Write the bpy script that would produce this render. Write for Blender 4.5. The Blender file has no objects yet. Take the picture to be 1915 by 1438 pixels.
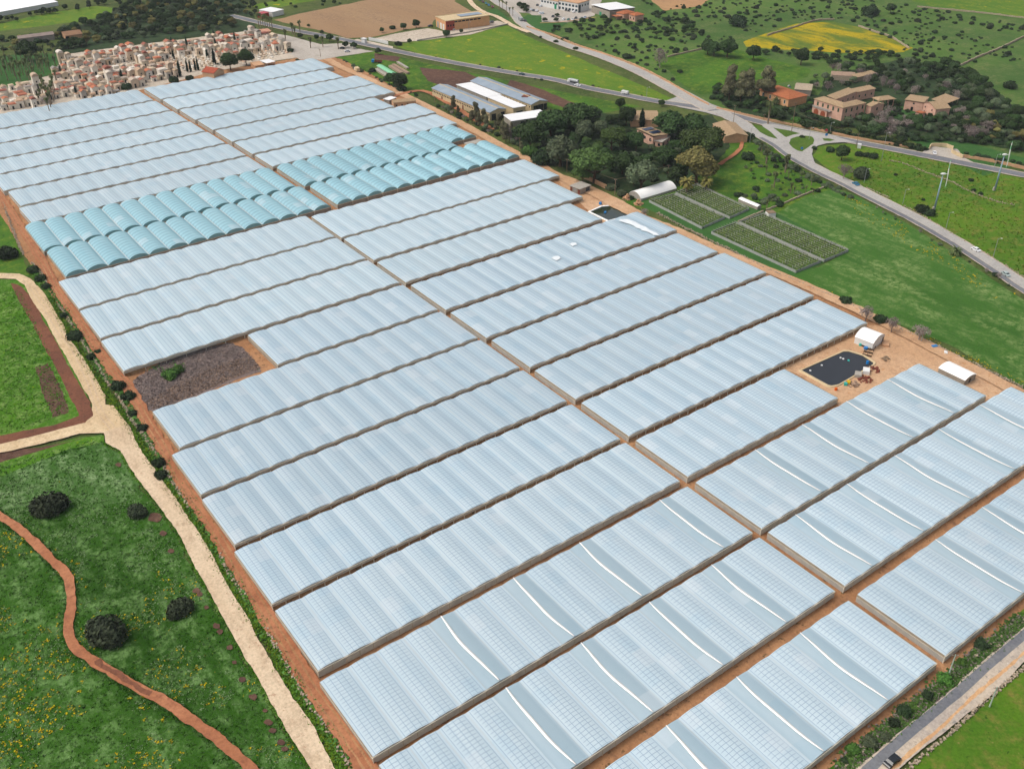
import bpy, bmesh, math, random
from mathutils import Vector, Matrix, noise
from mathutils.geometry import tessellate_polygon
random.seed(7)
R=random.random; U=random.uniform; PI=math.pi
sc=bpy.context.scene; col=sc.collection
# ------------------------------------------------------------------ camera
F,CX,CY,H=1813.3,957.5,719.0,193.0
_n=Vector((.0080926,.8383353,.5450950)).normalized()
_a=Vector((2.9605,-1.2076,1.8133)); _a=(_a-_n*_a.dot(_n)).normalized()
_z=-_n; _y=_z.cross(_a)
M=Matrix((_a,_y,_z))                       # camera frame (right, down, forward) -> world
def at(px,py,z=0.0):
    d=M@Vector(((px-CX)/F,(py-CY)/F,1.0)); t=(H-z)/-d.z
    return Vector((d.x*t,d.y*t,z))
def project(p):
    v=M.transposed()@Vector((p[0],p[1],p[2]-H)); return CX+F*v.x/v.z, CY+F*v.y/v.z
def height(base,top):
    b=at(*base); z=.1
    while z<60 and project((b.x,b.y,z))[1]>top[1]: z+=.1
    return b,z
cam=bpy.data.cameras.new('camera'); co=bpy.data.objects.new('camera',cam); col.objects.link(co)
cam.sensor_width=36; cam.lens=36*F/1915; cam.clip_end=6000; cam.clip_start=1
rot=Matrix((M@Vector((1,0,0)),M@Vector((0,-1,0)),M@Vector((0,0,-1)))).transposed()
co.matrix_world=Matrix.Translation((0,0,H))@rot.to_4x4(); sc.camera=co
# ------------------------------------------------------------------ light
w=bpy.data.worlds.new('World'); sc.world=w; w.use_nodes=True
nt=w.node_tree; bg=nt.nodes['Background']; sky=nt.nodes.new('ShaderNodeTexSky')
SUN_EL=math.radians(56); sd=Vector((-.55,.35,0)).normalized()
sky.sky_type='NISHITA'; sky.sun_disc=False; sky.sun_elevation=SUN_EL; sky.sun_rotation=math.atan2(sd.x,sd.y)
sky.air_density=1.0; sky.dust_density=7; sky.ozone_density=1.0; sky.altitude=100
hs_=nt.nodes.new('ShaderNodeHueSaturation'); hs_.inputs['Saturation'].default_value=.5; nt.links.new(sky.outputs[0],hs_.inputs['Color']); nt.links.new(hs_.outputs[0],bg.inputs[0]); bg.inputs[1].default_value=.178
sl=bpy.data.lights.new('sun','SUN'); sl.energy=.75; sl.angle=math.radians(30); sl.color=(1,.955,.9)
so=bpy.data.objects.new('sun',sl); col.objects.link(so)
sv=Vector((sd.x*math.cos(SUN_EL),sd.y*math.cos(SUN_EL),math.sin(SUN_EL)))
so.rotation_euler=sv.to_track_quat('Z','Y').to_euler(); so.location=(0,0,400)
sc.view_settings.view_transform='Standard'; sc.view_settings.look='None'; sc.view_settings.exposure=0; sc.view_settings.gamma=1
# ------------------------------------------------------------------ materials
def lin(c):
    if isinstance(c,str):
        c=tuple(int(c[i:i+2],16)/255 for i in (0,2,4)); return tuple(x/12.92 if x<.04045 else ((x+.055)/1.055)**2.4 for x in c)+(1,)
    return tuple(c)+(1,)
class NT:
    def __init__(s,name):
        s.m=bpy.data.materials.new(name); s.m.use_nodes=True; s.t=s.m.node_tree; s.p=s.t.nodes['Principled BSDF']
    def n(s,typ,**k):
        x=s.t.nodes.new('ShaderNode'+typ)
        for a,b in k.items():
            if a.startswith('i_'): x.inputs[a[2:].replace('_',' ')].default_value=b
            else: setattr(x,a,b)
        return x
    def l(s,a,b): s.t.links.new(a,b)
    def coord(s,kind='Object',scale=(1,1,1),rotz=0):
        c=s.n('TexCoord'); m=s.n('Mapping'); m.inputs['Scale'].default_value=scale; m.inputs['Rotation'].default_value=(0,0,rotz)
        s.l(c.outputs[kind],m.inputs[0]); return m.outputs[0]
    def noise(s,vec,scale,detail=4,rough=.55,dist=0):
        x=s.n('TexNoise'); x.inputs['Scale'].default_value=scale; x.inputs['Detail'].default_value=detail
        x.inputs['Roughness'].default_value=rough; x.inputs['Distortion'].default_value=dist; s.l(vec,x.inputs['Vector']); return x.outputs[0]
    def ramp(s,fac,lo,hi):
        x=s.n('MapRange'); x.interpolation_type='SMOOTHSTEP'; x.inputs[1].default_value=lo; x.inputs[2].default_value=hi; s.l(fac,x.inputs[0]); return x.outputs[0]
    def mix(s,fac,a,b,mode='MIX'):
        x=s.n('Mix',data_type='RGBA',blend_type=mode)
        if isinstance(fac,(int,float)): x.inputs[0].default_value=fac
        else: s.l(fac,x.inputs[0])
        for v,i in ((a,6),(b,7)):
            if isinstance(v,(tuple,str)): x.inputs[i].default_value=lin(v) if (isinstance(v,str) or len(v)==3) else v
            else: s.l(v,x.inputs[i])
        return x.outputs[2]
    def math(s,op,a,b=None,c=None):
        x=s.n('Math',operation=op)
        for i,v in enumerate((a,b,c)):
            if v is None: continue
            if isinstance(v,(int,float)): x.inputs[i].default_value=v
            else: s.l(v,x.inputs[i])
        return x.outputs[0]
    def bump(s,fac,strength,dist):
        b=s.n('Bump'); b.inputs['Strength'].default_value=strength; b.inputs['Distance'].default_value=dist
        s.l(fac,b.inputs['Height']); s.l(b.outputs[0],s.p.inputs['Normal'])
    def done(s,colr,rough=.9,spec=.2):
        if isinstance(colr,(tuple,str)): s.p.inputs['Base Color'].default_value=lin(colr)
        else: s.l(colr,s.p.inputs['Base Color'])
        s.p.inputs['Roughness'].default_value=rough; s.p.inputs['Specular IOR Level'].default_value=spec; return s.m
def gmat(name,a,b,c,s1=.02,s2=.25,speck=None,aniso=None,speck2=None,bump=.5,lo=.4,hi=.62,dist=0):
    t=NT(name); v=t.coord(); va=v
    if aniso: va=t.coord(scale=(aniso[0],aniso[1],1),rotz=aniso[2])
    k=t.mix(t.ramp(t.noise(va,s1,5,.6,dist),lo,hi),a,b)
    fine=t.noise(v,1.3,4,.75); mid=t.noise(v,.33,5,.75)
    k=t.mix(t.math('MULTIPLY',t.ramp(t.noise(va,s2,6,.7),.4,.68),t.ramp(mid,.38,.62)),k,c)
    k=t.mix(t.math('MULTIPLY',t.ramp(mid,.5,.8),.25),k,t.mix(1,k,(.4,.45,.4),'MULTIPLY'))
    k=t.mix(t.math('MULTIPLY',t.ramp(fine,.35,.75),.45),k,t.mix(1,k,(.35,.35,.35),'MULTIPLY'))
    for sp in (speck,speck2):
        if sp:
            f=t.ramp(t.noise(v,sp[2],4,.65),sp[1],sp[1]+.07)
            if len(sp)>3: f=t.math('MULTIPLY',f,t.ramp(t.noise(v,sp[3],2),.45,.6))
            k=t.mix(f,k,sp[0])
    if bump: t.bump(fine,bump,.3)
    return t.done(k,.95,.1)
def translucent(t,k,f):
    tr=t.n('BsdfTranslucent'); mx=t.n('MixShader'); out=t.t.nodes['Material Output']; mx.inputs[0].default_value=f
    t.l(k,tr.inputs[0]); t.l(t.p.outputs[0],mx.inputs[1]); t.l(tr.outputs[0],mx.inputs[2]); t.l(mx.outputs[0],out.inputs[0])
def smat(name,c,rough=.7,spec=.3,var=.25,scale=.8,bump=0,tint=None,objc=False,metal=0,thin=0):
    t=NT(name); v=t.coord()
    cc=lin(c); d=tuple(x*(1-var) for x in cc[:3])
    k=t.mix(t.ramp(t.noise(v,scale,5,.65),.3,.7),cc[:3],tint or d)
    if objc:
        oi=t.n('ObjectInfo'); k=t.mix(1,k,oi.outputs['Color'],'MULTIPLY')
    if bump: t.bump(t.noise(v,scale*4,4,.7),bump,.1)
    t.p.inputs['Metallic'].default_value=metal
    if thin: translucent(t,k,thin)
    return t.done(k,rough,spec)
def leafmat(name,a,b,dark=.55):
    t=NT(name); v=t.coord(); oi=t.n('ObjectInfo')
    k=t.mix(t.ramp(t.noise(v,.55,4,.7),.35,.65),a,b)
    g=t.n('NewGeometry'); k=t.mix(t.math('MULTIPLY',g.outputs['Random Per Island'],.5),k,t.mix(1,k,(.45,.45,.45),'MULTIPLY'))
    h=t.n('HueSaturation'); t.l(k,h.inputs['Color'])
    t.l(t.math('MULTIPLY_ADD',oi.outputs['Random'],.7,.65),h.inputs['Value'])
    t.l(t.math('MULTIPLY_ADD',oi.outputs['Random'],.022,.484),h.inputs['Hue'])
    h.inputs['Saturation'].default_value=.9
    m=t.done(h.outputs[0],.75,.15); return m
def tilemat(name,a,b,ang=0):
    t=NT(name); v=t.coord(scale=(1,1,1),rotz=ang)
    w_=t.n('TexWave'); w_.inputs['Scale'].default_value=1.6; w_.inputs['Distortion'].default_value=.6; t.l(v,w_.inputs[0])
    k=t.mix(t.ramp(t.noise(t.coord(),.9,5,.75),.35,.65),a,b)
    k=t.mix(t.math('MULTIPLY',w_.outputs[1],.4),k,t.mix(1,k,(.5,.45,.4),'MULTIPLY')); t.bump(w_.outputs[1],.5,.1)
    return t.done(k,.9,.15)
G=dict(
 ground=gmat('scrub_ground','3d4f22','52602d','6b6a42',.012,.12,('2c3a1a',.58,.5),bump=.6),
 hill=gmat('hill_pasture','42602a','52702e','6e7546',.01,.06,('33461f',.6,.35),speck2=('8f8a6c',.66,.8),bump=.6),
 field1=gmat('meadow','325a14','264a0c','6e9052',.012,.18,('a89a12',.66,.75,.03),(1,.45,.5),bump=.9,dist=1.5),
 field1p=gmat('pale_meadow','4a6c34','3c6224','86a06e',.03,.2,('a89a12',.7,.75,.03),(1,.3,.7),bump=.9,dist=1.5,lo=.35,hi=.7),
 field2=gmat('meadow_flowers','3e6a16','4a7816','809a54',.02,.2,('8f9a14',.62,.7,.03),None,bump=.9),
 wheat=gmat('wheat_field','345c1e','406826','82965a',.013,.10,None,(1,.28,-.15),('8d9318',.73,.5,.02),bump=.7,lo=.35,hi=.7,dist=.8),
 greenm=gmat('green_meadow','4a6e1e','5a7a22','80862c',.01,.12,('a3961a',.6,.08,.02),(1,.5,.3),bump=.6),
 yellow=gmat('flower_field','b09a14','5f7226','4c6228',.045,.12,('3a5020',.62,.3),(1,.4,.3),bump=.6,lo=.40,hi=.60,dist=.6),
 lawn=gmat('lawn','34592a','3a622c','466a32',.03,.2,bump=.3),
 grass3=gmat('tussock_grass','54781a','466c1a','7c7838',.02,.16,('2f4f16',.62,.5),None,('8a7a4a',.68,.35,.03),bump=.8),
 grass4=gmat('garden_grass','446c1e','36581a','72822c',.03,.15,('24481a',.6,.4),bump=.7),
 plough=gmat('ploughed_field','a38766','97795a','886e56',.006,.05,('b2946c',.66,.2),(1,.22,.35),bump=.5),
 plough2=gmat('tan_field','b08a62','a27d58','8f7050',.01,.1,None,(1,.3,.3),bump=.5),
 brown=gmat('brown_soil','60473a','523c34','745a4a',.03,.3,('4f5a28',.66,.3),bump=.7),
 redsoil=gmat('red_soil','704a3a','80543f','644236',.03,.25,('5c4030',.6,.5),bump=.7),
 farm=gmat('farm_soil','a07450','b28660','86624a',.03,.22,('5e4a30',.6,.5),speck2=('54602c',.68,.35),bump=.7),
 redpath=gmat('red_path','a46c4c','b27a58','8e5a42',.05,.3,('8a5a40',.62,.6),bump=.5),
 sand=gmat('sand_yard','c9a684','be9874','b08a6a',.03,.2,('ad8058',.6,.5),bump=.5),
 track=gmat('beige_track','d8c29e','ccb38e','bba07c',.05,.3,('b99a70',.62,.6),(1,.3,-.2),bump=.4),
 track2=gmat('cream_track','d6c0a2','c9b192','b49c80',.05,.3,('ad9076',.62,.6),(1,.3,-.2),bump=.4),
 asphalt=gmat('asphalt','74767a','6c6e73','80807f',.05,.3,('5c5e62',.66,.6),bump=.2),
 asphalt2=gmat('pale_asphalt','a9a6a0','a09d98','b4afa6',.05,.3,('8c8a86',.66,.6),bump=.2),
 gravel=gmat('gravel_shoulder','bcae9c','aca195','c9b8a2',.05,.35,('8e887f',.6,.5),speck2=('dcd2c4',.66,.4),bump=.4),
 tan=gmat('tan_verge','d0a77c','c59a70','b89064',.1,.4,bump=.4),
 lot=gmat('car_park','b9b1a6','aea69b','a39a8c',.02,.2,('968e80',.64,.4),(1,.3,.3),bump=.2),
 cemg=gmat('cemetery_ground','c9bcaa','bbae9c','a89c8a',.03,.3,('8e7d68',.6,.5),bump=.3),
 deadv=gmat('dead_vine_bed','80706a','6e625e','927e70',.04,.3,('473f3e',.58,.5),speck2=('8a7464',.64,.9),bump=1.2),
 woodf=gmat('wood_floor','26391f','31472a','4a4c34',.04,.3,bump=.6),
 islandg=gmat('traffic_island','4c6a22','435e20','5f6e30',.06,.4,bump=.5),
)
white=smat('white_paint','d8d8d4',.6,.3,.1); cream=smat('cream_plaster','c9b48e',.85,.2,.18,.5,.3)
pinkw=smat('pink_plaster','d2aa94',.85,.2,.2,.35,.3,tint=lin('bd9480')[:3]); tanw=smat('tan_plaster','c49a76',.85,.2,.22,.4,.3)
greyw=smat('grey_block_wall','9f978a',.9,.2,.25,.5,.4); concrete=smat('concrete','a8a297',.9,.2,.25,.6,.3)
orangew=smat('orange_plaster','d2a073',.85,.2,.12,.4); redw=smat('red_plaster','9c4a3c',.85,.2,.15,.4)
darkhole=smat('dark_glass','20262a',.25,.5,.2); glass=smat('window_glass','33474f',.15,.6,.2); greend=smat('green_shutter','2c4434',.6,.3,.15)
tile=tilemat('terracotta_tiles','b98a5a','a3754e'); tileo=tilemat('orange_tiles','b4704a','a46242'); tilet=tilemat('old_tan_tiles','b39a7c','a08868'); tiler=tilemat('red_tiles','b05a40','9c4e3a')
metalg=smat('grey_sheet_roof','7e8c98',.5,.4,.12,.15,tint=lin('8c98a2')[:3]); metalw=smat('white_sheet_roof','e4e4e2',.5,.35,.05,.2)
whitef=smat('white_tarpaulin','f2f1ec',.6,.3,.05,.3); greenr=smat('green_sheet_roof','7fbf93',.5,.3,.1)
steel=smat('galvanised_steel','9fa4a4',.45,.5,.12,metal=.3); wood=smat('weathered_wood','8a7660',.9,.1,.3,2); rail_m=smat('pale_rail','d6cdb8',.7,.3,.15)
netm=smat('insect_net','ece8de',.9,.15,.15,.45,thin=.6); nett=smat('tan_insect_net','bfb09a',.9,.15,.2,.4,thin=.4); netd=smat('dark_end_film','8a8880',.5,.35,.25,.25)
gablem=smat('pale_end_film','e6e8e8',.4,.4,.2,.3,thin=.6); teald=smat('teal_end_film','a6cfd2',.4,.4,.12,.3,thin=.5)  # scalloped ends take one pale film colour
stone=smat('limestone','b0a08a',.95,.1,.35,1.5,.6); bark=smat('bark','5b4a3a',.95,.1,.3,2); pbark=smat('palm_bark','8a7a66',.95,.1,.3,2)
waterd=smat('dark_pond_cover','2e3238',.5,.3,.12,.3); water=smat('pond_water','243236',.06,.6,.25,.12,tint=(.03,.035,.012)); blue=smat('blue_plastic','1f77b8',.4,.4,.08)
black=smat('black_rubber','1c1c1d',.7,.3,.1); solar=smat('solar_panel','1c2a44',.2,.6,.1); teal=smat('teal_plastic','2fa79a',.4,.4,.1)
carp=smat('car_paint','ffffff',.25,.6,.02,objc=True); tomb=smat('tomb_plaster','f2eee6',.85,.2,.2,.35,.2,objc=True); tombr=smat('tomb_roof','f0eae2',.85,.2,.25,.6,.2,objc=True)
rubble=smat('rubble','a38a76',.95,.1,.35,1.2,.6); rust=smat('rusty_metal','7a4334',.85,.2,.3,1); yel=smat('yellow_plastic','c9a512',.5,.3,.1); oran=smat('orange_plastic','cf5f18',.5,.3,.1)
net_grey=smat('pale_windbreak_net','a2a59e',.9,.1,.2,.5)
flowerm=smat('yellow_flowers','b8a210',.8,.1,.25,1); vinel=leafmat('vine_leaves','3e5836','586a48')
LF=dict(bush=leafmat('dark_bush_leaves','26391f','344a28'),bushg=leafmat('green_bush_leaves','3a6b1c','4f7f22'),tree=leafmat('broad_tree_leaves','2e471f','3e5928'),
 pine=leafmat('pine_needles','425a26','52702c'),cyp=leafmat('cypress_leaves','1d3524','27422a'),olive=leafmat('olive_leaves','55684a','6a7852'),
 ochre=leafmat('ochre_leaves','7d7c3a','8c8644'),euca=leafmat('eucalyptus_leaves','666a48','7a7652'),palm=leafmat('palm_fronds','4a5c30','66703c'),
 palmy=leafmat('yellow_palm_fronds','8a8230','7c7c34'),bare=leafmat('bare_twigs','9c8e84','887a72'),brownv=leafmat('brown_vine_twigs','8a7262','78614f'),carob=leafmat('charcoal_bush_leaves','36432c','4c583c'))
# film for the greenhouse roofs --------------------------------------
def film(name,a,b,grid,cross,bandc,band=.5,lw=.07,ls=.1,streak=.5,BW=7.87,smooth=False,arch=False):
    t=NT(name); uv=t.n('UVMap'); uv.uv_map='UVMap'; sp=t.n('SeparateXYZ'); t.l(uv.outputs[0],sp.inputs[0]); u,v=sp.outputs[0],sp.outputs[1]
    oi=t.n('ObjectInfo'); rn=oi.outputs['Random']
    mp=t.n('Mapping'); mp.inputs['Scale'].default_value=(.5,.012,1); t.l(uv.outputs[0],mp.inputs[0])
    off=t.n('CombineXYZ'); t.l(t.math('MULTIPLY',rn,97.),off.inputs[0]); t.l(off.outputs[0],mp.inputs['Location'])
    st=t.noise(mp.outputs[0],1.,3,.6); k=t.mix(t.math('MULTIPLY',t.ramp(st,.35,.65),streak),a,b)
    # arc shading and film thickness painted as a tinted band per bay
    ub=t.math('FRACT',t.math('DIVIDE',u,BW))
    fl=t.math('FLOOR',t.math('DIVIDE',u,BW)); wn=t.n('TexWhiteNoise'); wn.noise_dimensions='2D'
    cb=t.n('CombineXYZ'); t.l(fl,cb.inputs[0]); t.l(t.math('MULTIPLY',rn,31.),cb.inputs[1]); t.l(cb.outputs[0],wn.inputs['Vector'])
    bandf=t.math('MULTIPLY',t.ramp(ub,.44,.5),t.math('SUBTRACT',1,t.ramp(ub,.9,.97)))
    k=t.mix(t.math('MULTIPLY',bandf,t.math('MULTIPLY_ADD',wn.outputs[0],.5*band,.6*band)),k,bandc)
    big=t.noise(t.coord(),.05,4,.6); k=t.mix(t.math('MULTIPLY',t.ramp(big,.4,.7),.35),k,t.mix(1,k,(.86,.93,.97),'MULTIPLY'))
    g2=t.noise(t.coord(),.7,5,.75); k=t.mix(t.math('MULTIPLY',t.ramp(g2,.45,.75),.22),k,t.mix(1,k,(.8,.86,.88),'MULTIPLY'))
    def line(c,per,wd,ph=0.):
        d=t.math('ABSOLUTE',t.math('SUBTRACT',t.math('FRACT',t.math('ADD',t.math('DIVIDE',c,per),ph)),.5))
        return t.math('SUBTRACT',1,t.ramp(t.math('MULTIPLY',d,per),wd*.4,wd*1.3))
    gl=line(u,BW/5,lw); k=t.mix(t.math('MULTIPLY',gl,grid),k,(.25,.40,.54))
    if cross:
        jit=t.math('ADD',v,t.math('MULTIPLY',t.noise(t.coord(),.35,2),.5))
        cl=line(jit,1.12,ls)
        edge=t.math('MULTIPLY',t.ramp(ub,.10,.22),t.math('SUBTRACT',1,t.ramp(ub,.80,.92)))
        cl=t.math('MULTIPLY',cl,edge); k=t.mix(t.math('MULTIPLY',cl,cross),k,(.30,.43,.55))
    # dirt in the valleys
    dv=t.math('MULTIPLY',t.math('ADD',t.math('SUBTRACT',1,t.ramp(ub,.0,.05)),t.ramp(ub,.975,1.)),t.math('MULTIPLY',t.ramp(st,.3,.6),.18))
    if not arch: k=t.mix(dv,k,(.55,.42,.3))
    if arch:
        k=t.mix(t.math('MULTIPLY',t.math('MULTIPLY',line(v,3.0,.8),.8),t.math('MULTIPLY_ADD',t.math('SUBTRACT',1,t.ramp(ub,.45,.85)),.8,.2)),k,(.26,.47,.55))  # shade in the sags between hoops painted as teal bands, fading across
    w2=t.n('TexWhiteNoise'); w2.noise_dimensions='2D'; cb2=t.n('CombineXYZ'); t.l(t.math('FLOOR',t.math('DIVIDE',u,BW/2)),cb2.inputs[0]); t.l(t.math('ADD',t.math('FLOOR',t.math('DIVIDE',v,5.5)),t.math('MULTIPLY',rn,53.)),cb2.inputs[1]); t.l(cb2.outputs[0],w2.inputs['Vector'])
    k=t.mix(t.math('MULTIPLY',t.math('GREATER_THAN',w2.outputs[0],.93),.22 if arch else .4),k,t.mix(1,k,(.86,.93,.97),'MULTIPLY')); k=t.mix(t.math('MULTIPLY',t.math('LESS_THAN',w2.outputs[0],.05),.3),k,(.72,.80,.84))
    k=t.mix(t.math('MULTIPLY',wn.outputs[0],.14),k,t.mix(1,k,(.88,.93,.97),'MULTIPLY'))
    h=t.n('HueSaturation'); t.l(k,h.inputs['Color']); t.l(t.math('MULTIPLY_ADD',rn,.1,.95),h.inputs['Value'])
    t.bump(g2,.12,.05)
    m=t.done(h.outputs[0],.42,.4); translucent(t,h.outputs[0],.3); return m
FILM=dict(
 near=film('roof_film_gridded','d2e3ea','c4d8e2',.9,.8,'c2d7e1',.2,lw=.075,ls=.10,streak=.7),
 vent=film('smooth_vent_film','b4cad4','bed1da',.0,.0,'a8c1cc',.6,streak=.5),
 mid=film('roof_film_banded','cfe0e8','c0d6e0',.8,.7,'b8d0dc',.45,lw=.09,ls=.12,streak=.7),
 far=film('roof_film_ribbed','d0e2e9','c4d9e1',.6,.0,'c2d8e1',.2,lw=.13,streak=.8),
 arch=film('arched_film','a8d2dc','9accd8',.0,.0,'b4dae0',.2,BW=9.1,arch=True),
 archw=smat('thin','ffffff'))
# ------------------------------------------------------------------ mesh helpers
def mesh(name,verts,faces,mats=None,smooth=False,mi=None,uvs=None):
    me=bpy.data.meshes.new(name); me.from_pydata([tuple(v) for v in verts],[],faces)
    for m in (mats or []): me.materials.append(m)
    if mi: me.polygons.foreach_set('material_index',mi)
    if smooth: me.polygons.foreach_set('use_smooth',[True]*len(faces))
    if uvs:
        l=me.uv_layers.new(name='UVMap'); fl=[]
        for p in me.polygons:
            for vi in p.vertices: fl+=uvs[vi]
        l.data.foreach_set('uv',fl)
    me.update(); return me
def obj(name,me,parent=None,loc=None):
    o=bpy.data.objects.new(name,me); col.objects.link(o)
    if parent: o.parent=parent
    if loc is not None: o.location=loc
    return o
def tag(o,label=None,cat=None,group=None,kind=None):
    for k,v in (('label',label),('category',cat),('group',group),('kind',kind)):
        if v: o[k]=v
    return o
def empty(name,loc,rz=0,label=None,cat=None,group=None):
    o=bpy.data.objects.new(name,None); col.objects.link(o); o.location=loc; o.rotation_euler=(0,0,rz); o.empty_display_size=1
    return tag(o,label,cat,group)
def kids(o): return [c for c in KID.get(o.name,[])]
KID={}
def adopt(root): KID[root.name]=[o for o in bpy.data.objects if o.parent==root]
def dup(root,loc,rz=0,s=1.0,label=None,group=None,color=None,sz=None):
    r=root.copy(); col.objects.link(r); r.location=loc; r.rotation_euler=(0,0,rz); r.scale=(s,s,sz or s)
    if label: r['label']=label
    if group: r['group']=group
    if color: r.color=color
    for c in kids(root):
        d=c.copy(); col.objects.link(d); d.parent=r
        if color: d.color=color
    return r
class MB:
    def __init__(s): s.v=[]; s.f=[]; s.m=[]
    def quad(s,a,b,c,d,m=0):
        n=len(s.v); s.v+=[a,b,c,d]; s.f.append((n,n+1,n+2,n+3)); s.m.append(m)
    def poly(s,pts,m=0):
        n=len(s.v); s.v+=list(pts); s.f.append(tuple(range(n,n+len(pts)))); s.m.append(m)
    def box(s,x0,x1,y0,y1,z0,z1,m=0,rz=0,c=None,j=0):
        if x0>x1: x0,x1=x1,x0
        if y0>y1: y0,y1=y1,y0
        n=len(s.v); P=[(x0,y0,z0),(x1,y0,z0),(x1,y1,z0),(x0,y1,z0),(x0,y0,z1),(x1,y0,z1),(x1,y1,z1),(x0,y1,z1)]
        if j: P=[(x+U(-j,j),y+U(-j,j),z+U(-j,j)) for x,y,z in P]
        if c is not None:
            ca,sa=math.cos(rz),math.sin(rz); P=[(c[0]+x*ca-y*sa,c[1]+x*sa+y*ca,c[2]+z) for x,y,z in P]
        s.v+=P
        for f in ((0,3,2,1),(4,5,6,7),(0,1,5,4),(1,2,6,5),(2,3,7,6),(3,0,4,7)): s.f.append(tuple(n+i for i in f)); s.m.append(m)
    def tube(s,p,q,r0,r1=None,n=6,m=0,cap=True):
        r1=r0 if r1 is None else r1; p=Vector(p); q=Vector(q); d=(q-p).normalized(); a=d.orthogonal().normalized(); b=d.cross(a); k=len(s.v)
        for c,r in ((p,r0),(q,r1)):
            for i in range(n): t=2*PI*i/n; s.v.append(tuple(c+a*math.cos(t)*r+b*math.sin(t)*r))
        for i in range(n): j=(i+1)%n; s.f.append((k+i,k+j,k+n+j,k+n+i)); s.m.append(m)
        if cap: s.f.append(tuple(k+n+i for i in range(n))); s.m.append(m); s.f.append(tuple(k+n-1-i for i in range(n))); s.m.append(m)
    def build(s,name,mats,parent=None,smooth=False,loc=None):
        mats=mats if isinstance(mats,(list,tuple)) else [mats]
        return obj(name,mesh(name,s.v,s.f,mats,smooth,s.m if len(mats)>1 else None),parent,loc)
# ------------------------------------------------------------------ setting: ground, patches, ribbons
LAY=[0]
def nextz(): LAY[0]+=1; return LAY[0]*.007
def frac(pts,amp,step):
    out=[]
    for i,p in enumerate(pts):
        q=pts[(i+1)%len(pts)]; d=(q-p).length; n=max(1,min(200,int(d/step)))
        nn=Vector((-(q-p).y,(q-p).x,0)).normalized() if d>0 else Vector((0,0,0))
        for k in range(n):
            t=k/n; e=math.sin(PI*t)**.5 if n>1 else 0
            x=p.lerp(q,t); w_=noise.noise(x*.07)*1.2+noise.noise(x*.35+Vector((9,0,0)))*.8+U(-.3,.3)
            out.append(x+nn*w_*amp*e)
    return out
def patch(name,px,m,amp=1.,step=2.5,kind='structure',label=None,cat='ground'):
    z=nextz(); P=frac([at(*p) for p in px],amp,step)
    tri=tessellate_polygon([P]); up=[]
    for t in tri:
        a,b,c=(P[i] for i in t)
        up.append(tuple(t) if (b-a).cross(c-a).z>0 else tuple(reversed(t)))
    o=obj(name,mesh(name,[(p.x,p.y,z) for p in P],up,[G[m]])); tag(o,kind=kind)
    if label: tag(o,label,cat)
    return o
def smoothline(px,step=3.,raw=False):
    P=[Vector(p) for p in px] if raw else [at(*p) for p in px]; out=[]
    for i in range(len(P)-1):
        a=P[max(i-1,0)];b=P[i];c=P[i+1];d=P[min(i+2,len(P)-1)]; n=max(1,int((c-b).length/step))
        for k in range(n):
            t=k/n; out.append(.5*((2*b)+(c-a)*t+(2*a-5*b+4*c-d)*t*t+(3*b-a-3*c+d)*t**3))
    out.append(P[-1]); return out
def ribbon(name,px,m,width,off=0,jit=0,wend=None,kind='structure',step=3.):
    L=smoothline(px,step); z=nextz(); v=[]; f=[]; n=len(L)
    for i,p in enumerate(L):
        d=(L[min(i+1,n-1)]-L[max(i-1,0)]).normalized(); q=Vector((-d.y,d.x,0)); w_=width+((wend or width)-width)*i/(n-1)
        a=p+q*(off+w_/2+noise.noise(p*.3)*jit+U(-.3,.3)*jit); b=p+q*(off-w_/2+noise.noise(p*.3+Vector((5,5,0)))*jit+U(-.3,.3)*jit)
        v+=[(a.x,a.y,z),(b.x,b.y,z)]
        if i: k=2*i; f.append((k-2,k-1,k+1,k))
    return tag(obj(name,mesh(name,v,f,[G[m]])),kind=kind)
g0=[]
NX=60
for j in range(NX+1):
    for i in range(NX+1): g0.append((-900+i*75.,-300+j*75.,0))
tag(obj('ground',mesh('ground',g0,[(j*(NX+1)+i,j*(NX+1)+i+1,(j+1)*(NX+1)+i+1,(j+1)*(NX+1)+i) for j in range(NX) for i in range(NX)],[G['ground']])),kind='structure')
patch('hillside',[(940,60),(1010,52),(1120,98),(1230,150),(1300,188),(1400,215),(1560,225),(1700,260),(1930,300),(2200,330),(2300,-60),(1500,-120),(1000,-100)],'hill',3,12)
patch('field',[(0,45),(90,25),(180,12),(240,18),(200,30),(140,42),(60,52),(-60,66),(-60,52)],'greenm',1.5,6)
patch('field',[(490,22),(560,6),(700,-12),(600,-14),(470,10)],'greenm',1.5,6)
patch('field',[(512,38),(560,26),(690,0),(720,-25),(880,-25),(850,3),(882,22),(812,38),(805,50),(760,56),(735,62),(690,71),(650,72),(600,58),(560,50)],'plough',1.2,6)
patch('field',[(1200,-15),(1345,-15),(1310,12),(1242,21)],'plough2',1.5,6)
patch('field',[(1640,-15),(1740,12),(1915,36),(2050,52),(2050,-50)],'greenm',2,8)
patch('field',[(735,86),(810,71),(870,56),(945,47),(1000,75),(1060,100),(1130,130),(1200,160),(1257,184),(1245,190),(1170,177),(1100,162),(1035,147),(960,135),(856,116),(780,100)],'greenm',1,5)
patch('field',[(1390,79),(1440,60),(1490,45),(1560,42),(1610,52),(1660,70),(1708,90),(1690,98),(1640,103),(1590,100),(1500,95),(1440,92),(1395,88)],'yellow',1.2,5)
patch('field',[(1215,110),(1310,97),(1380,93),(1440,112),(1515,130),(1510,145),(1400,170),(1350,172),(1310,178),(1280,162),(1250,132)],'grass4',1.2,5)
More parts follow.
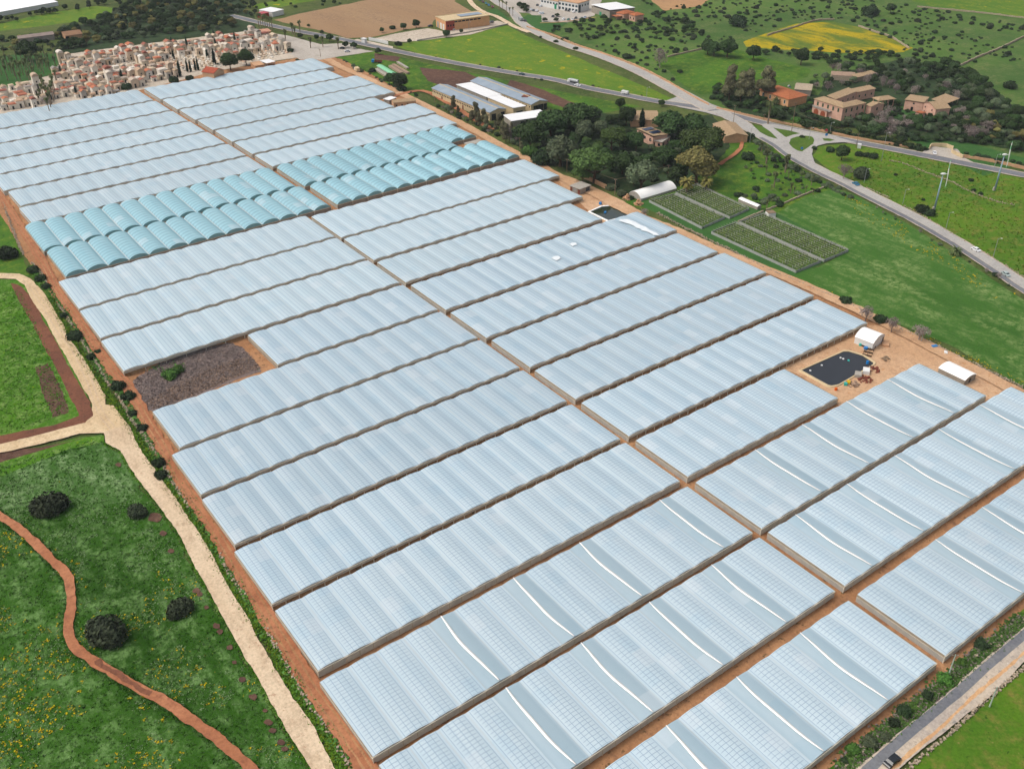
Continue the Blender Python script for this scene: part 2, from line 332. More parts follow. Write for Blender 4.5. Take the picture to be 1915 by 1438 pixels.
patch('meadow',[(595,96),(700,97),(800,119),(900,141),(1000,161),(1090,180),(1200,200),(1110,215),(1060,215),(1000,190),(940,160),(880,158),(840,185),(790,170),(760,190),(700,150),(640,120)],'grass4',1,5)
patch('meadow',[(1290,270),(1370,240),(1430,262),(1500,315),(1560,350),(1700,420),(1560,430),(1440,420),(1330,450),(1230,400),(1170,380),(1200,330)],'grass4',1,4)
patch('meadow',[(1519,292),(1530,274),(1600,268),(1740,297),(1915,334),(2100,372),(2100,640),(1915,528),(1800,458),(1700,402),(1600,350),(1560,326)],'grass3',1,4)
patch('meadow',[(1840,330),(1700,262),(1790,262),(1930,300)],'lawn',1,4)
patch('field',[(1448,402),(1500,372),(1562,352),(1600,366),(1700,421),(1800,484),(1870,532),(1915,562),(1990,606),(1990,790),(1915,726),(1850,687),(1790,652),(1700,614),(1620,583),(1560,556),(1520,540),(1470,516),(1530,500),(1583,472),(1530,445),(1480,425)],'wheat',.8,4)
patch('meadow',[(1180,378),(1245,370),(1290,345),(1405,390),(1440,392),(1590,470),(1480,518),(1400,487),(1330,454),(1230,400)],'lawn',.8,4)
patch('soil',[(784,127),(870,135),(905,152),(880,172),(840,166),(800,152)],'brown',1,4)
patch('soil',[(940,168),(1000,182),(1065,207),(1092,202),(1015,168),(955,150)],'brown',1,4)
patch('soil',[(700,100),(750,108),(742,116),(700,112)],'brown',1,4)
patch('meadow',[(-80,880),(190,812),(205,850),(276,930),(333,1010),(358,1060),(391,1120),(440,1205),(505,1325),(580,1450),(590,1520),(-80,1520)],'field1',.8,2.5)
patch('meadow',[(-60,905),(0,888),(90,858),(190,828),(225,850),(262,905),(250,935),(170,950),(110,915),(40,950),(-60,960)],'field1p',1.5,2.5)
patch('meadow',[(-60,865),(0,856),(75,838),(150,818),(195,815),(195,826),(130,840),(60,868),(0,892),(-60,905)],'field2',.6,2)
patch('soil',[(-40,850),(0,842),(75,838),(160,818),(120,830),(60,848),(0,866),(-40,870)],'brown',.7,1.8)
patch('meadow',[(-40,400),(0,395),(20,430),(50,500),(90,540),(130,620),(200,740),(60,520),(0,512),(-40,510)],'grass4',.6,2.5)
patch('meadow',[(-40,520),(40,524),(62,550),(110,632),(155,716),(172,785),(100,812),(-40,842)],'field2',.6,2)
patch('soil',[(20,530),(48,585),(75,635),(100,680),(118,715),(135,752),(148,778),(100,796),(0,815),(-30,820),(-30,842),(75,817),(162,794),(176,779),(170,752),(150,722),(122,672),(95,622),(70,575),(48,545),(30,532)],'redsoil',.5,1.8)
patch('soil',[(66,688),(90,680),(118,735),(128,772),(98,782),(78,735)],'brown',.9,1.2)
patch('farm_soil',[(-60,280),(0,225),(120,190),(270,160),(400,135),(600,102),(640,112),(760,175),(905,250),(1000,300),(1110,360),(1260,425),(1400,487),(1500,528),(1600,575),(1700,622),(1800,672),(1990,770),(1990,1110),(1915,1150),(1800,1240),(1700,1330),(1590,1450),(1500,1520),(660,1520),(650,1431),(610,1366),(540,1254),(495,1173),(448,1103),(398,1013),(343,933),(318,893),(245,785),(185,686),(128,598),(60,500),(-10,385)],'farm',.6,2.5)
patch('verge',[(1500,1500),(1560,1430),(1606,1391),(1652,1353),(1696,1316),(1753,1272),(1800,1234),(1860,1185),(1913,1140),(1960,1100),(1960,1135),(1915,1172),(1811,1260),(1736,1326),(1664,1384),(1590,1455)],'grass4',1,1.5)
patch('meadow',[(1680,1450),(1760,1388),(1863,1297),(1915,1255),(2000,1180),(2000,1520),(1660,1520)],'grass3',.6,2)
patch('cemetery_ground',[(-40,205),(0,170),(60,150),(100,140),(118,103),(200,92),(330,76),(480,57),(545,78),(560,108),(480,120),(400,135),(290,163),(200,185),(100,200),(0,232)],'cemg',1,5)
patch('orchard_ground',[(-40,110),(60,100),(118,103),(100,140),(60,150),(0,170),(-40,180)],'lawn',1,5)
patch('car_park',[(492,60),(540,68),(600,84),(650,82),(668,92),(700,97),(640,106),(600,113),(560,112),(530,95),(505,80)],'lot',1,4)
patch('industrial_yard',[(925,-30),(940,2),(965,24),(990,26),(1012,42),(1060,43),(1085,40),(1112,30),(1140,-30)],'lot',.8,5)
patch('lawn',[(978,34),(986,29),(1012,30),(1013,42),(1062,44),(1030,62),(1000,60),(990,48)],'lawn',.6,4)
patch('lawn',[(904,22),(928,17),(952,36),(950,42),(915,30)],'lawn',.6,4)
patch('yard',[(1600,630),(1625,610),(1660,612),(1740,650),(1830,690),(1990,775),(1990,800),(1915,760),(1860,748),(1840,760),(1600,790),(1540,730),(1490,700),(1460,690)],'sand',.6,2)
patch('yard',[(1040,325),(1075,335),(1130,360),(1210,402),(1190,415),(1130,420),(1100,395),(1050,350)],'sand',.6,2)
patch('forecourt',[(1722,287),(1742,274),(1790,280),(1800,294),(1830,311),(1790,304)],'lot',.6,2)
patch('dead_vine_bed',[(250,712),(300,680),(380,652),(430,642),(455,652),(480,680),(490,696),(440,712),(360,745),(296,775),(272,762),(262,742)],'deadv',1.2,1.5)
patch('forecourt',[(650,80),(668,74),(690,78),(735,88),(735,92),(690,85)],'cemg',.5,3)
patch('forecourt',[(695,74),(740,64),(800,54),(830,60),(930,40),(950,46),(880,66),(780,78),(745,80)],'cemg',.8,3)
patch('wood_floor',[(950,250),(985,222),(1060,206),(1160,215),(1260,225),(1330,215),(1370,262),(1345,300),(1290,345),(1180,368),(1130,352),(1060,318),(1000,290),(960,270)],'woodf',1.5,4)
patch('wood_floor',[(100,100),(118,60),(235,18),(330,-5),(440,-5),(475,30),(480,56),(330,74),(200,92),(118,102)],'woodf',2,6)
patch('wood_floor',[(1330,175),(1420,158),(1530,180),(1560,140),(1680,112),(1790,128),(1840,150),(1915,215),(1990,260),(1990,300),(1850,272),(1730,262),(1600,240),(1500,230),(1370,212)],'woodf',2,6)
patch('villa_garden',[(1650,205),(1700,200),(1712,212),(1680,222),(1655,225)],'lawn',1,4)
for k_,(x_,y_,a_) in enumerate(((290,968,15),(222,870,6),(266,893,7),(305,998,7),(320,1032,6),(367,1106,8),(374,1112,6),(386,1137,5),(405,1172,8),(412,1182,7),(430,1212,7),(439,1240,5),(454,1272,8),(474,1305,9),(496,1330,5),(502,1352,8),(510,1368,7),(526,1390,8),(532,1402,7))):
    patch('bare_earth',[(x_+a_*math.cos(t_*PI/5)*U(.7,1.15),y_+a_*.75*math.sin(t_*PI/5)*U(.7,1.15)) for t_ in range(9,-1,-1)],'brown',.3,.8)
# roads and tracks
RA=[(430,30),(512,50),(565,61),(620,71),(693,86.5),(755,100),(856,120),(960,138),(1035,150),(1100,166),(1173,180),(1230,191),(1311,203),(1371,217),(1435,233),(1510,249),(1585,264),(1660,278.5),(1736,293.5),(1826,311.5),(1915,329),(2080,362)]
RB=[(905,-25),(925,2),(957,22),(975,44),(1010,65),(1060,86),(1120,105),(1185,131),(1236,157),(1296,190),(1330,207)]
RC=[(1340,208),(1385,231),(1405,244),(1430,258),(1455,272),(1480,291),(1505,306),(1543,326),(1580,343),(1620,364),(1711,410),(1786,453),(1836,485),(1886,518),(1915,538),(2020,600)]
RH=[(612,112),(640,128),(690,150),(760,182),(850,227),(905,256),(945,279),(1010,312),(1060,340),(1110,364),(1180,400),(1260,431),(1330,463),(1400,493),(1500,534),(1600,580),(1700,630),(1800,682),(1915,742),(2000,790)]
RF=[(-15,340),(7,375),(45,435),(82,495),(105,540),(140,590),(180,651),(215,698),(236,720),(256,752),(276,790),(300,828),(316,858),(351,920),(388,968),(426,1033),(451,1071),(492,1140),(543,1221),(590,1298),(640,1366),(686,1436),(740,1520)]
RG=[(-30,945),(0,967),(30,986),(65,1016),(95,1046),(120,1071),(131,1090),(134,1128),(129,1178),(140,1211),(175,1238),(216,1263),(263,1291),(313,1316),(363,1351),(401,1379),(438,1409),(466,1436),(520,1500)]
TC=[(-40,518),(0,518),(35,519),(52,529),(73,559),(92,587),(112,622),(140,658),(168,716),(178,745),(190,775),(213,806),(232,832),(262,870),(293,912),(330,965),(370,1035),(410,1100),(458,1190),(505,1270),(560,1360),(602,1440),(640,1500)]
patch('road',[(1240,192),(1262,184),(1270,180),(1235,152),(1262,160),(1330,196),(1400,222),(1395,234),(1320,212),(1270,202)],'asphalt2',.2,3)
ribbon('road',RA,'gravel',8.8,jit=.5); ribbon('road',RA,'asphalt',6.6)
ribbon('road',RB,'gravel',8.6,jit=.5,wend=11); ribbon('road',RB,'asphalt2',6.6,wend=8.5)
ribbon('road',[(870,-20),(880,5),(900,22),(930,33),(960,50),(990,62)],'track2',5,jit=.5)
ribbon('road',RC,'gravel',10,jit=.5); ribbon('road',RC,'asphalt2',8.6)
ribbon('road',RC[3:],'asphalt',2.8,off=-3.0); ribbon('road_marking',RC[6:],'gravel',.35,off=-1.45)
patch('road',[(1424,234),(1432,250),(1448,263),(1457,275),(1480,296),(1508,311),(1520,318),(1530,318),(1522,303),(1518,290),(1520,280),(1530,274),(1546,270),(1575,268),(1602,269),(1560,256),(1500,245),(1440,232)],'asphalt2',.15,2)
patch('traffic_island',[(1446,241),(1467,257),(1470,258.5),(1482,254),(1496,251.5),(1475,246)],'islandg',.2,2)
patch('traffic_island',[(1475,270),(1478,262),(1490,257.5),(1505,255.8),(1518,257.5),(1522.5,264),(1521,271),(1512,277),(1506,281),(1500,285.5),(1492,284),(1482,278)],'islandg',.3,2)
patch('traffic_island',[(1538,260.5),(1540,265),(1552,266),(1561,264),(1550,261)],'islandg',.1,2)
patch('traffic_island',[(1406,234.5),(1425,238),(1440,248),(1454,262),(1436,257),(1421,249)],'islandg',.2,2)
GR=[(1575,1470),(1602,1436),(1664,1384),(1737,1326),(1811,1261),(1915,1173),(2000,1100),(2000,1170),(1915,1239),(1850,1305),(1760,1376),(1727,1400),(1685,1436),(1640,1480)]
patch('road_shoulder',GR,'gravel',.35,1.2)
patch('road_verge',[(1655,1450),(1680,1421),(1714,1394),(1760,1357),(1810,1308),(1863,1264),(1915,1218),(2000,1150),(2000,1160),(1915,1226),(1866,1270),(1812,1316),(1765,1362),(1720,1401),(1680,1436)],'tan',.4,1.2)
patch('road',[(1585,1470),(1612,1436),(1696,1361),(1760,1310),(1821,1257),(1915,1177),(2000,1105),(2000,1130),(1915,1200),(1850,1255),(1800,1302),(1760,1335),(1690,1394),(1651,1429),(1615,1470)],'asphalt',.08,1.2)
TL=[(-60,525),(0,523),(30,524),(47,535),(63,568),(83,596),(105,636),(130,681),(150,716),(155,727),(170,752),(175,780),(160,793),(75,815),(0,833),(-60,848),(-60,862),(0,849),(75,833),(150,813),(196,812),(240,797),(225,777),(213,761),(198,759),(198,742),(185,720),(180,711),(155,668),(125,631),(120,610),(100,578),(83,550),(57,523),(37,514),(0,513),(-60,514)]
patch('track',TL,'track',.3,1.2)
patch('track',[(195,810),(198,830),(226,845),(241,873),(276,920),(301,953),(333,998),(358,1046),(376,1080),(391,1108),(439,1196),(480,1264),(505,1313),(555,1396),(580,1436),(630,1520),(680,1520),(624,1436),(588,1361),(530,1276),(480,1191),(469,1163),(416,1078),(376,1003),(333,940),(311,910),(283,870),(253,825),(241,796)],'track2',.35,1.2)
ribbon('path',RG,'redpath',2.6,jit=.4,step=1.0); ribbon('path',[(176,1240),(190,1256),(216,1268),(240,1284),(262,1298),(280,1304)],'redsoil',1.3,off=.9,jit=.7,step=1)
ribbon('path',RF,'redpath',3.6,jit=.7,step=2,wend=4.6)
for o_ in (-.85,.85): ribbon('wheel_rut',RF,'farm',.5,off=o_,jit=.2,step=1.5); ribbon('wheel_rut',TC,'track2',.45,off=o_,jit=.3,step=2); ribbon('wheel_rut',RH,'tan',.6,off=o_*1.1,jit=.25,step=2); ribbon('path',RH,'sand',6.0,jit=.7)
ribbon('path',[(1230,258),(1370,262),(1385,278),(1360,300),(1345,310)],'redpath',2.5,jit=.6)
ribbon('path',[(1010,45),(1050,43),(1115,34)],'tan',1.2)
ribbon('path',[(735,182),(790,172),(840,196),(905,236),(925,243)],'redpath',4,jit=.5)
# ------------------------------------------------------------------ greenhouses
BW=7.87
GH='greenhouses standing in long parallel rows'
POST=None
def greenhouse(x0,n,y0,y1,kind,label,vents=(),open_front=True,bw=BW,side='net',skew=0.,strips=True,gap=()):
    global POST
    arch=kind=='arch'; ez=2.4 if arch else 2.75; rise=1.9 if arch else .40
    root=empty('greenhouse',(x0,y0,0),0,label,'greenhouse',GH); D=y1-y0; S=10 if arch else 8
    nv=int(D/3.0)*4 if arch else 10
    vs=[];uv=[];fs=[];mi=[]
    ph=U(0,9)
    def zf(u,t,b,yy):
        s=math.sin(PI*t); s=s**.62 if arch else s**.9
        z=ez+rise*s*(1+.12*(noise.noise(Vector((b*3.1+ph,yy*.06,ph)))))
        if arch: z-=.16*s*(.5-.5*math.cos(2*PI*yy/3.0))
        if kind=='near' and not(b in vents): z+=.035*math.sin(t*PI*10)*s
        return z
    for j in range(nv+1):
        yy=D*j/nv
        for i in range(n*S+1):
            b=min(i//S,n-1); t=(i-b*S)/S
            vs.append((i/S*bw+skew*yy,yy,zf(i,t,b,yy)+.05*noise.noise(Vector((i*.3,yy*.2,ph))))); uv.append((i/S*bw,yy))
    for j in range(nv):
        for i in range(n*S):
            a=j*(n*S+1)+i; fs.append((a,a+1,a+n*S+2,a+n*S+1)); mi.append(1 if (i//S) in vents else 0)
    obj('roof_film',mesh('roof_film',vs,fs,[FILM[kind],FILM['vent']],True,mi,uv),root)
    # end faces (scalloped) and netting walls
    gm=teald if arch else gablem
    for yy,nm in ((.12 if not arch else .3,'end_film'),(D-.12,'end_film')):
        mb=MB()
        for i in range(n*S):
            b=i//S; t0=(i-b*S)/S; t1=t0+1/S; xa=i/S*bw+skew*yy; xb=(i+1)/S*bw+skew*yy
            mb.quad((xa,yy,ez-.12),(xb,yy,ez-.12),(xb,yy,zf(i,t1,b,yy)-.06),(xa,yy,zf(i,t0,b,yy)-.06))
        mb.build(nm,gm,root)
    L=n*bw
    wz=1.5 if open_front else .05
    mb=MB(); mb.box(-.02,L+.02,0,.08,wz,ez-.15); mb.build('net_wall',netm if not arch else greyw,root)
    mb=MB(); mb.box(-.1,L+.1,-.22,.02,ez-.34,ez-.1); mb.build('eaves_rail',rail_m,root)
    mb=MB(); mb.box(skew*D-.02,L+.02+skew*D,D-.08,D,.05,ez-.15); mb.build('net_wall',netm,root)
    for sx in (0,1):
        mb=MB(); xx=sx*L; e=-1 if sx==0 else 1; q=skew
        a,b=(xx,0),(xx+q*D,D)
        mb.quad((a[0],a[1],0),(b[0],b[1],0),(b[0],b[1],ez-.75),(a[0],a[1],ez-.75)); mb.build('net_wall',nett if side=='tan' or sx else netm,root)
        mb=MB(); mb.quad((a[0]+e*.04,a[1],ez-.75),(b[0]+e*.04,b[1],ez-.75),(b[0]+e*.04,b[1],ez+.12),(a[0]+e*.04,a[1],ez+.12)); mb.build('side_film',nett,root)
        mb=MB(); mb.tube((a[0]+e*.08,a[1],ez-.75),(b[0]+e*.08,b[1],ez-.75),.07,n=4); mb.build('side_rail',rail_m,root)
    if POST is None:
        m=MB(); m.box(-.09,.09,-.09,.09,0,2.7); POST=mesh('post',m.v,m.f,[rail_m])
    if kind!='far' or open_front:
        step=1 if (y0>250) else 2
        for i in range(n*step+1): obj('post',POST,root,(i*bw/step,-.05,0))
    if arch:
        m=MB(); 
        for i in range(1,n): m.box(i*bw-.14,i*bw+.14,0,D,ez+.02,ez+.14)
        m.build('gutter',white,root)
    if strips:
        for b in vents:
            vv=[];ff=[]; K=24; xc=(b+.5)*bw
            for k in range(K+1):
                t=k/K; s=math.sin(PI*t); xo=xc-.8*s**1.1+.2*math.sin(t*7+b+ph)*s; wd=.16+.30*s**.5
                for q,zz in ((-1,0),(1,0)):
                    xx=xo+q*wd; tt=(xx-b*bw)/bw; vv.append((xx,D*t,zf(0,max(.02,min(.98,tt)),b,D*t)+.22+(.12 if q<0 else 0)))
                if k: a=2*k; ff.append((a-2,a-1,a+1,a))
            o=obj('roof_vent_flap',mesh('roof_vent_flap',vv,ff,[whitef],True),root)
            sm=o.modifiers.new('t','SOLIDIFY'); sm.thickness=.06
    return root
Lx=55.3; Rx=184.7
NUM=['first','second','third','fourth','fifth','sixth','seventh','eighth','ninth','tenth','eleventh','twelfth','thirteenth','fourteenth','fifteenth','sixteenth','seventeenth','eighteenth','nineteenth','twentieth','topmost']
def lab(block,i,extra): return '%s, %s row from the bottom, %s block'%(extra,NUM[i],block)
# left block: (x0, bays, y0, y1, kind, vents, open front)
LB=[(55.0,16,70.8,97.2,'near',(4,7,10,13),0,'gridded film greenhouse with white vent strips'),
 (55.3,16,101.7,128.3,'near',(4,7,10,13),0,'gridded film greenhouse with white vent strips'),
 (55.3,16,131.0,157.3,'near',(4,7,10,14),0,'gridded film greenhouse with white vent strips'),
 (56.6,16,160.8,185.8,'near',(),0,'gridded film greenhouse without vent strips'),
 (57.0,16,188.6,213.8,'mid',(),1,'banded blue-white film greenhouse'),
 (58.3,16,216.7,241.8,'mid',(),1,'banded blue-white film greenhouse'),
 (58.9,16,244.3,269.4,'mid',(),1,'banded blue-white film greenhouse'),
 (62.4,15,271.7,297.8,'mid',(),1,'banded blue-white film greenhouse beside dead vines'),
 (110.4,9,300.3,327.6,'mid',(),1,'shorter film greenhouse right of the dead vine bed'),
 (62.8,15,330.6,357.8,'far',(),1,'ribbed pale film greenhouse'),
 (63.3,15,360.3,387.9,'far',(),1,'ribbed pale film greenhouse'),
 (63.6,15,390.2,420.6,'far',(),1,'ribbed pale film greenhouse below the arched ones')]
for i,(x0,n,y0,y1,k,v,of,ex) in enumerate(LB):
    x1=181.2; greenhouse(x0,n,y0,y1,k,lab('left',i,ex),v,of,bw=(x1-x0)/n,side='tan')
greenhouse(67.6,14,424.4,455.4,'arch',lab('left',12,'greenhouse of blue-green barrel arches'),(),0,bw=(197-67.6)/14,side='tan')
greenhouse(66.8,14,457.6,492.0,'arch',lab('left',13,'greenhouse of blue-green barrel arches'),(),0,bw=(195.0-66.8)/14,side='tan')
UL=[(70.6,494.5,517.5),(71.5,520.4,544.6),(69.5,547.2,572.8),(66.0,575.2,598.6),(60.0,601.0,626.4),(50.,629.0,654.6),(40.,657.4,688.0)]
for i,(x0,y0,y1) in enumerate(UL):
    x1=(193.4,193.0,191.8,190.5,189.4,188.4,187.0)[i]; n=round((x1-x0)/BW)
    greenhouse(x0,n,y0,y1,'far',lab('left',14+i,'flat-roofed ribbed film greenhouse'),(),i in(0,),bw=(x1-x0)/n,skew=-.02)
RBk=[(184.9,18,70.8,97.2,330,'near',(4,7,10),'gridded film greenhouse nearest the asphalt road'),
 (184.8,0,101.3,128.3,313.0,'near',(1,4,7,10,13),'gridded film greenhouse with white vent strips'),
 (184.5,0,130.5,157.2,300.8,'near',(3,6,9,12),'gridded film greenhouse with white vent strips'),
 (184.6,0,160.8,184.6,258.2,'mid',(),'shorter banded greenhouse ending at the covered pond'),
 (184.4,0,187.9,212.4,311.2,'mid',(),'banded film greenhouse behind the covered pond'),
 (184.3,0,215.6,239.0,312.8,'mid',(),'banded film greenhouse'),
 (184.3,0,242.0,266.5,313.6,'mid',(),'banded film greenhouse'),
 (183.8,0,269.4,294.6,312.2,'mid',(),'banded film greenhouse with patchy panes'),
 (183.6,0,297.9,325.2,314.4,'mid',(),'film greenhouse with whitewashed patch at its right end'),
 (183.3,0,329.0,353.6,294.6,'far',(),'shorter film greenhouse ending at the open pond'),
 (183.2,0,356.6,384.6,305.4,'far',(),'ribbed pale film greenhouse'),
 (183.0,0,387.0,418.0,314.3,'far',(),'ribbed pale film greenhouse below the arched ones')]
for i,(x0,n,y0,y1,x1,k,v,ex) in enumerate(RBk):
    n=round((x1-x0)/BW) or 1
    greenhouse(x0,n,y0,y1,k,lab('right',i,ex),v,i not in(0,1,2,3),bw=(x1-x0)/n if i else BW)
greenhouse(200.6,13,424.6,455.0,'arch',lab('right',12,'greenhouse of blue-green barrel arches'),(),0,bw=(315.6-200.6)/13)
greenhouse(198.6,11,457.2,491.6,'arch',lab('right',13,'greenhouse of blue-green barrel arches'),(),0,bw=(297.5-198.6)/11)
greenhouse(297.6,2,467.5,491.6,'arch','short two-arched end section of blue-green film beside the cream hut',(),0,bw=9.0)
UR=[(197.2,494.2,517.0,319.6),(196.6,520.0,544.6,321.0),(195.8,547.0,571.8,306.4),(194.8,574.4,598.0,322.6),(193.6,600.0,625.6,322.4),(192.4,628.0,653.6,312.8),(191.6,656.0,687.4,319.4)]
for i,(x0,y0,y1,x1) in enumerate(UR):
    n=round((x1-x0)/BW); greenhouse(x0,n,y0,y1,'far',lab('right',14+i,'flat-roofed ribbed film greenhouse'),(),i in(0,),bw=(x1-x0)/n,skew=-.02)
# whitewash / clear patches lying on roofs
def roofpatch(px,z,m,label,amp=.5):
    P=frac([at(*p,z) for p in px],amp,1.2); tri=tessellate_polygon([P])
    o=obj('film_patch',mesh('film_patch',[(p.x,p.y,z+.0) for p in P],[tuple(t) for t in tri],[m])); sm=o.modifiers.new('t','SOLIDIFY'); sm.thickness=.05
    tag(o,label,'film sheet'); return o
wash=smat('whitewash','dbe2e4',.6,.3,.12,.4)
roofpatch([(1157,412),(1172,410),(1190,416),(1207,424),(1228,436),(1238,443),(1222,440),(1200,431),(1178,420)],3.5,wash,'ragged white sheet lying on the roof below the open pond',.8)
roofpatch([(1031,483),(1037,479),(1045,479),(1049,483),(1040,488)],3.45,wash,'small white patch on the roof right of the middle aisle',.3)
roofpatch([(1064,457),(1070,454),(1077,454),(1079,458),(1071,461)],3.45,wash,'upper small white patch on the roof right of the middle aisle',.3)
BLC=[]
# ------------------------------------------------------------------ buildings
def frame(A,B,C,z):
    a=at(*A,z); b=at(*B,z); c=at(*C,z); u=(b-a); La=u.length; u.normalize(); q=Vector((-u.y,u.x,0)); s=(c-a).dot(q); return a,math.atan2(u.y,u.x),La,s
def wallbox(mb,x0,x1,y0,y1,z0,z1,m=0): mb.box(x0,x1,y0,y1,z0,z1,m)
def roofmesh(kind,La,s,ez,rise,ov,axis='x',n=10,th=.18):
    y0,y1=(0,s) if s>0 else (s,0); x0,x1=-ov,La+ov; y0-=ov; y1+=ov; mb=MB(); z=ez
    if kind=='flat': mb.box(x0,x1,y0,y1,z,z+th+.05)
    elif kind=='parapet':
        mb.box(x0,x1,y0,y1,z,z+.15)
        for a in ((x0,x1,y0,y0+.3),(x0,x1,y1-.3,y1),(x0,x0+.3,y0+.3,y1-.3),(x1-.3,x1,y0+.3,y1-.3)): mb.box(*a,z+.15,z+.55)
    elif kind in('gable','barrel'):
        if axis=='y': prof=[(x0,x1)]; lo,hi=x0,x1; e0,e1=y0,y1
        else: lo,hi=y0,y1; e0,e1=x0,x1
        n=2 if kind=='gable' else n; P=[]
        for i in range(n+1):
            t=i/n; zz=z+(rise*(1-abs(2*t-1)) if kind=='gable' else rise*math.sin(PI*t)**.75); P.append((lo+(hi-lo)*t,zz))
        def pt(c,e,zz): return (c,e,zz) if axis=='y' else (e,c,zz)
        for i in range(n):
            (c0,z0),(c1,z1)=P[i],P[i+1]
            mb.quad(pt(c0,e0,z0+th),pt(c1,e0,z1+th),pt(c1,e1,z1+th),pt(c0,e1,z0+th)); mb.quad(pt(c0,e0,z0),pt(c0,e1,z0),pt(c1,e1,z1),pt(c1,e0,z1))
            for e in (e0,e1): mb.quad(pt(c0,e,z0),pt(c1,e,z1),pt(c1,e,z1+th),pt(c0,e,z0+th))
        for c,zz in (P[0],P[-1]): mb.quad(pt(c,e0,zz),pt(c,e1,zz),pt(c,e1,zz+th),pt(c,e0,zz+th))
    elif kind=='hip':
        L,W=x1-x0,y1-y0; h=min(L,W)/2
        if L>=W: r0,r1=(x0+h,(y0+y1)/2,z+rise),(x1-h,(y0+y1)/2,z+rise)
        else: r0,r1=((x0+x1)/2,y0+h,z+rise),((x0+x1)/2,y1-h,z+rise)
        a,b,c,d=(x0,y0,z),(x1,y0,z),(x1,y1,z),(x0,y1,z)
        if L>=W: fs=[(a,b,r1,r0),(b,c,r1),(c,d,r0,r1),(d,a,r0)]
        else: fs=[(a,b,r0),(b,c,r1,r0),(c,d,r1),(d,a,r0,r1)]
        for f in fs: mb.poly(f)
        mb.box(x0,x1,y0,y1,z-.2,z-.01)
    elif kind=='shed':
        up=lambda x,y:z+rise*((y-y0)/(y1-y0) if axis=='x' else (x-x0)/(x1-x0))
        c=[(x0,y0),(x1,y0),(x1,y1),(x0,y1)]
        mb.poly([(x,y,up(x,y)+th) for x,y in c]); mb.poly([(x,y,up(x,y)) for x,y in reversed(c)])
        for i in range(4):
            (ax,ay),(bx,by)=c[i],c[(i+1)%4]; mb.quad((ax,ay,up(ax,ay)),(bx,by,up(bx,by)),(bx,by,up(bx,by)+th),(ax,ay,up(ax,ay)+th))
    return mb
def bld(name,label,cat,A,B,C,ez,roof='gable',rise=1.5,wall=tanw,rm=None,axis='x',ov=.4,group=None,open_sides=False,wins=(),doors=(),wm=None,frames=None):
    a,rz,La,s=frame(A,B,C,ez); cc=a+Vector((math.cos(rz)*La/2-math.sin(rz)*s/2,math.sin(rz)*La/2+math.cos(rz)*s/2,0)); BLC.append((cc.x,cc.y,rz,La/2,abs(s)/2)); root=empty(name,(a.x,a.y,0),rz,label,cat,group); e=1 if s>0 else -1
    y0,y1=(0,s) if s>0 else (s,0)
    mb=MB()
    if open_sides:
        for x in (.1,La-.4): 
            for k in range(4): mb.box(x,x+.3,y0+.1+(y1-y0-.5)*k/3,y0+.4+(y1-y0-.5)*k/3,0,ez)
        mb.build('column',wall,root)
    else:
        for q in ((0,La,y0,y0+.3),(0,La,y1-.3,y1),(0,.3,y0+.3,y1-.3),(La-.3,La,y0+.3,y1-.3)): mb.box(*q,-.1,ez)
        if roof in('gable','barrel'):
            K=2 if roof=='gable' else 12; lo,hi=(y0,y1) if axis=='x' else (0,La); P=[(lo+(hi-lo)*i/K,ez+(rise*(1-abs(2*i/K-1)) if K==2 else rise*math.sin(PI*i/K)**.75)) for i in range(K+1)]
            for eo in ((.01,La-.01) if axis=='x' else (y0+.01,y1-.01)):
                pts=[(eo,c,z) if axis=='x' else (c,eo,z) for c,z in P]; mb.poly(pts)
        mb.build('wall',wall,root)
    roofmesh(roof,La,s,ez+(.02),rise,ov,axis).build('roof',rm or tilet,root,smooth=False)
    def opening(nm,side,t,z,w_,h,m,depth=.06):
        x=MB()
        if side=='b': x.box(t-w_/2,t+w_/2,-e*depth,e*.02,z,z+h)
        elif side=='B': x.box(t-w_/2,t+w_/2,s-e*.02,s+e*depth,z,z+h)
        elif side=='c': x.box(-depth,.02,e*(t-w_/2),e*(t+w_/2),z,z+h)
        else: x.box(La-.02,La+depth,e*(t-w_/2),e*(t+w_/2),z,z+h)
        o=x.build(nm,m,root)
        if frames and nm=='window':
            y=MB(); g=.12
            for q in ((-w_/2-g,-w_/2,-g,h+g),(w_/2,w_/2+g,-g,h+g),(-w_/2,w_/2,-g,0),(-w_/2,w_/2,h,h+g)):
                if side=='b': y.box(t+q[0],t+q[1],-e*depth*1.6,e*.01,z+q[2],z+q[3])
                elif side=='c': y.box(-depth*1.6,.01,e*(t+q[0]),e*(t+q[1]),z+q[2],z+q[3])
                elif side=='B': y.box(t+q[0],t+q[1],s-e*.01,s+e*depth*1.6,z+q[2],z+q[3])
                else: y.box(La-.01,La+depth*1.6,e*(t+q[0]),e*(t+q[1]),z+q[2],z+q[3])
            y.build('frame',frames,o)
    for w_ in wins:
        side,n,z,ww,hh=w_[:5]; L=La if side in'bB' else abs(s); t0,t1=(w_[5],w_[6]) if len(w_)>5 else (0,1)
        for k in range(n): opening('window',side,L*(t0+(t1-t0)*(k+.5)/n),z,ww,hh,wm or darkhole)
    for side,t,ww,hh,m in doors: opening('door',side,(La if side in'bB' else abs(s))*t,0,ww,hh,m)
    return root,La,s
def Z(x0,y0,k): return lambda x,y:(x0+x/k,y0+y/k)
q=Z(780,130,7.365)
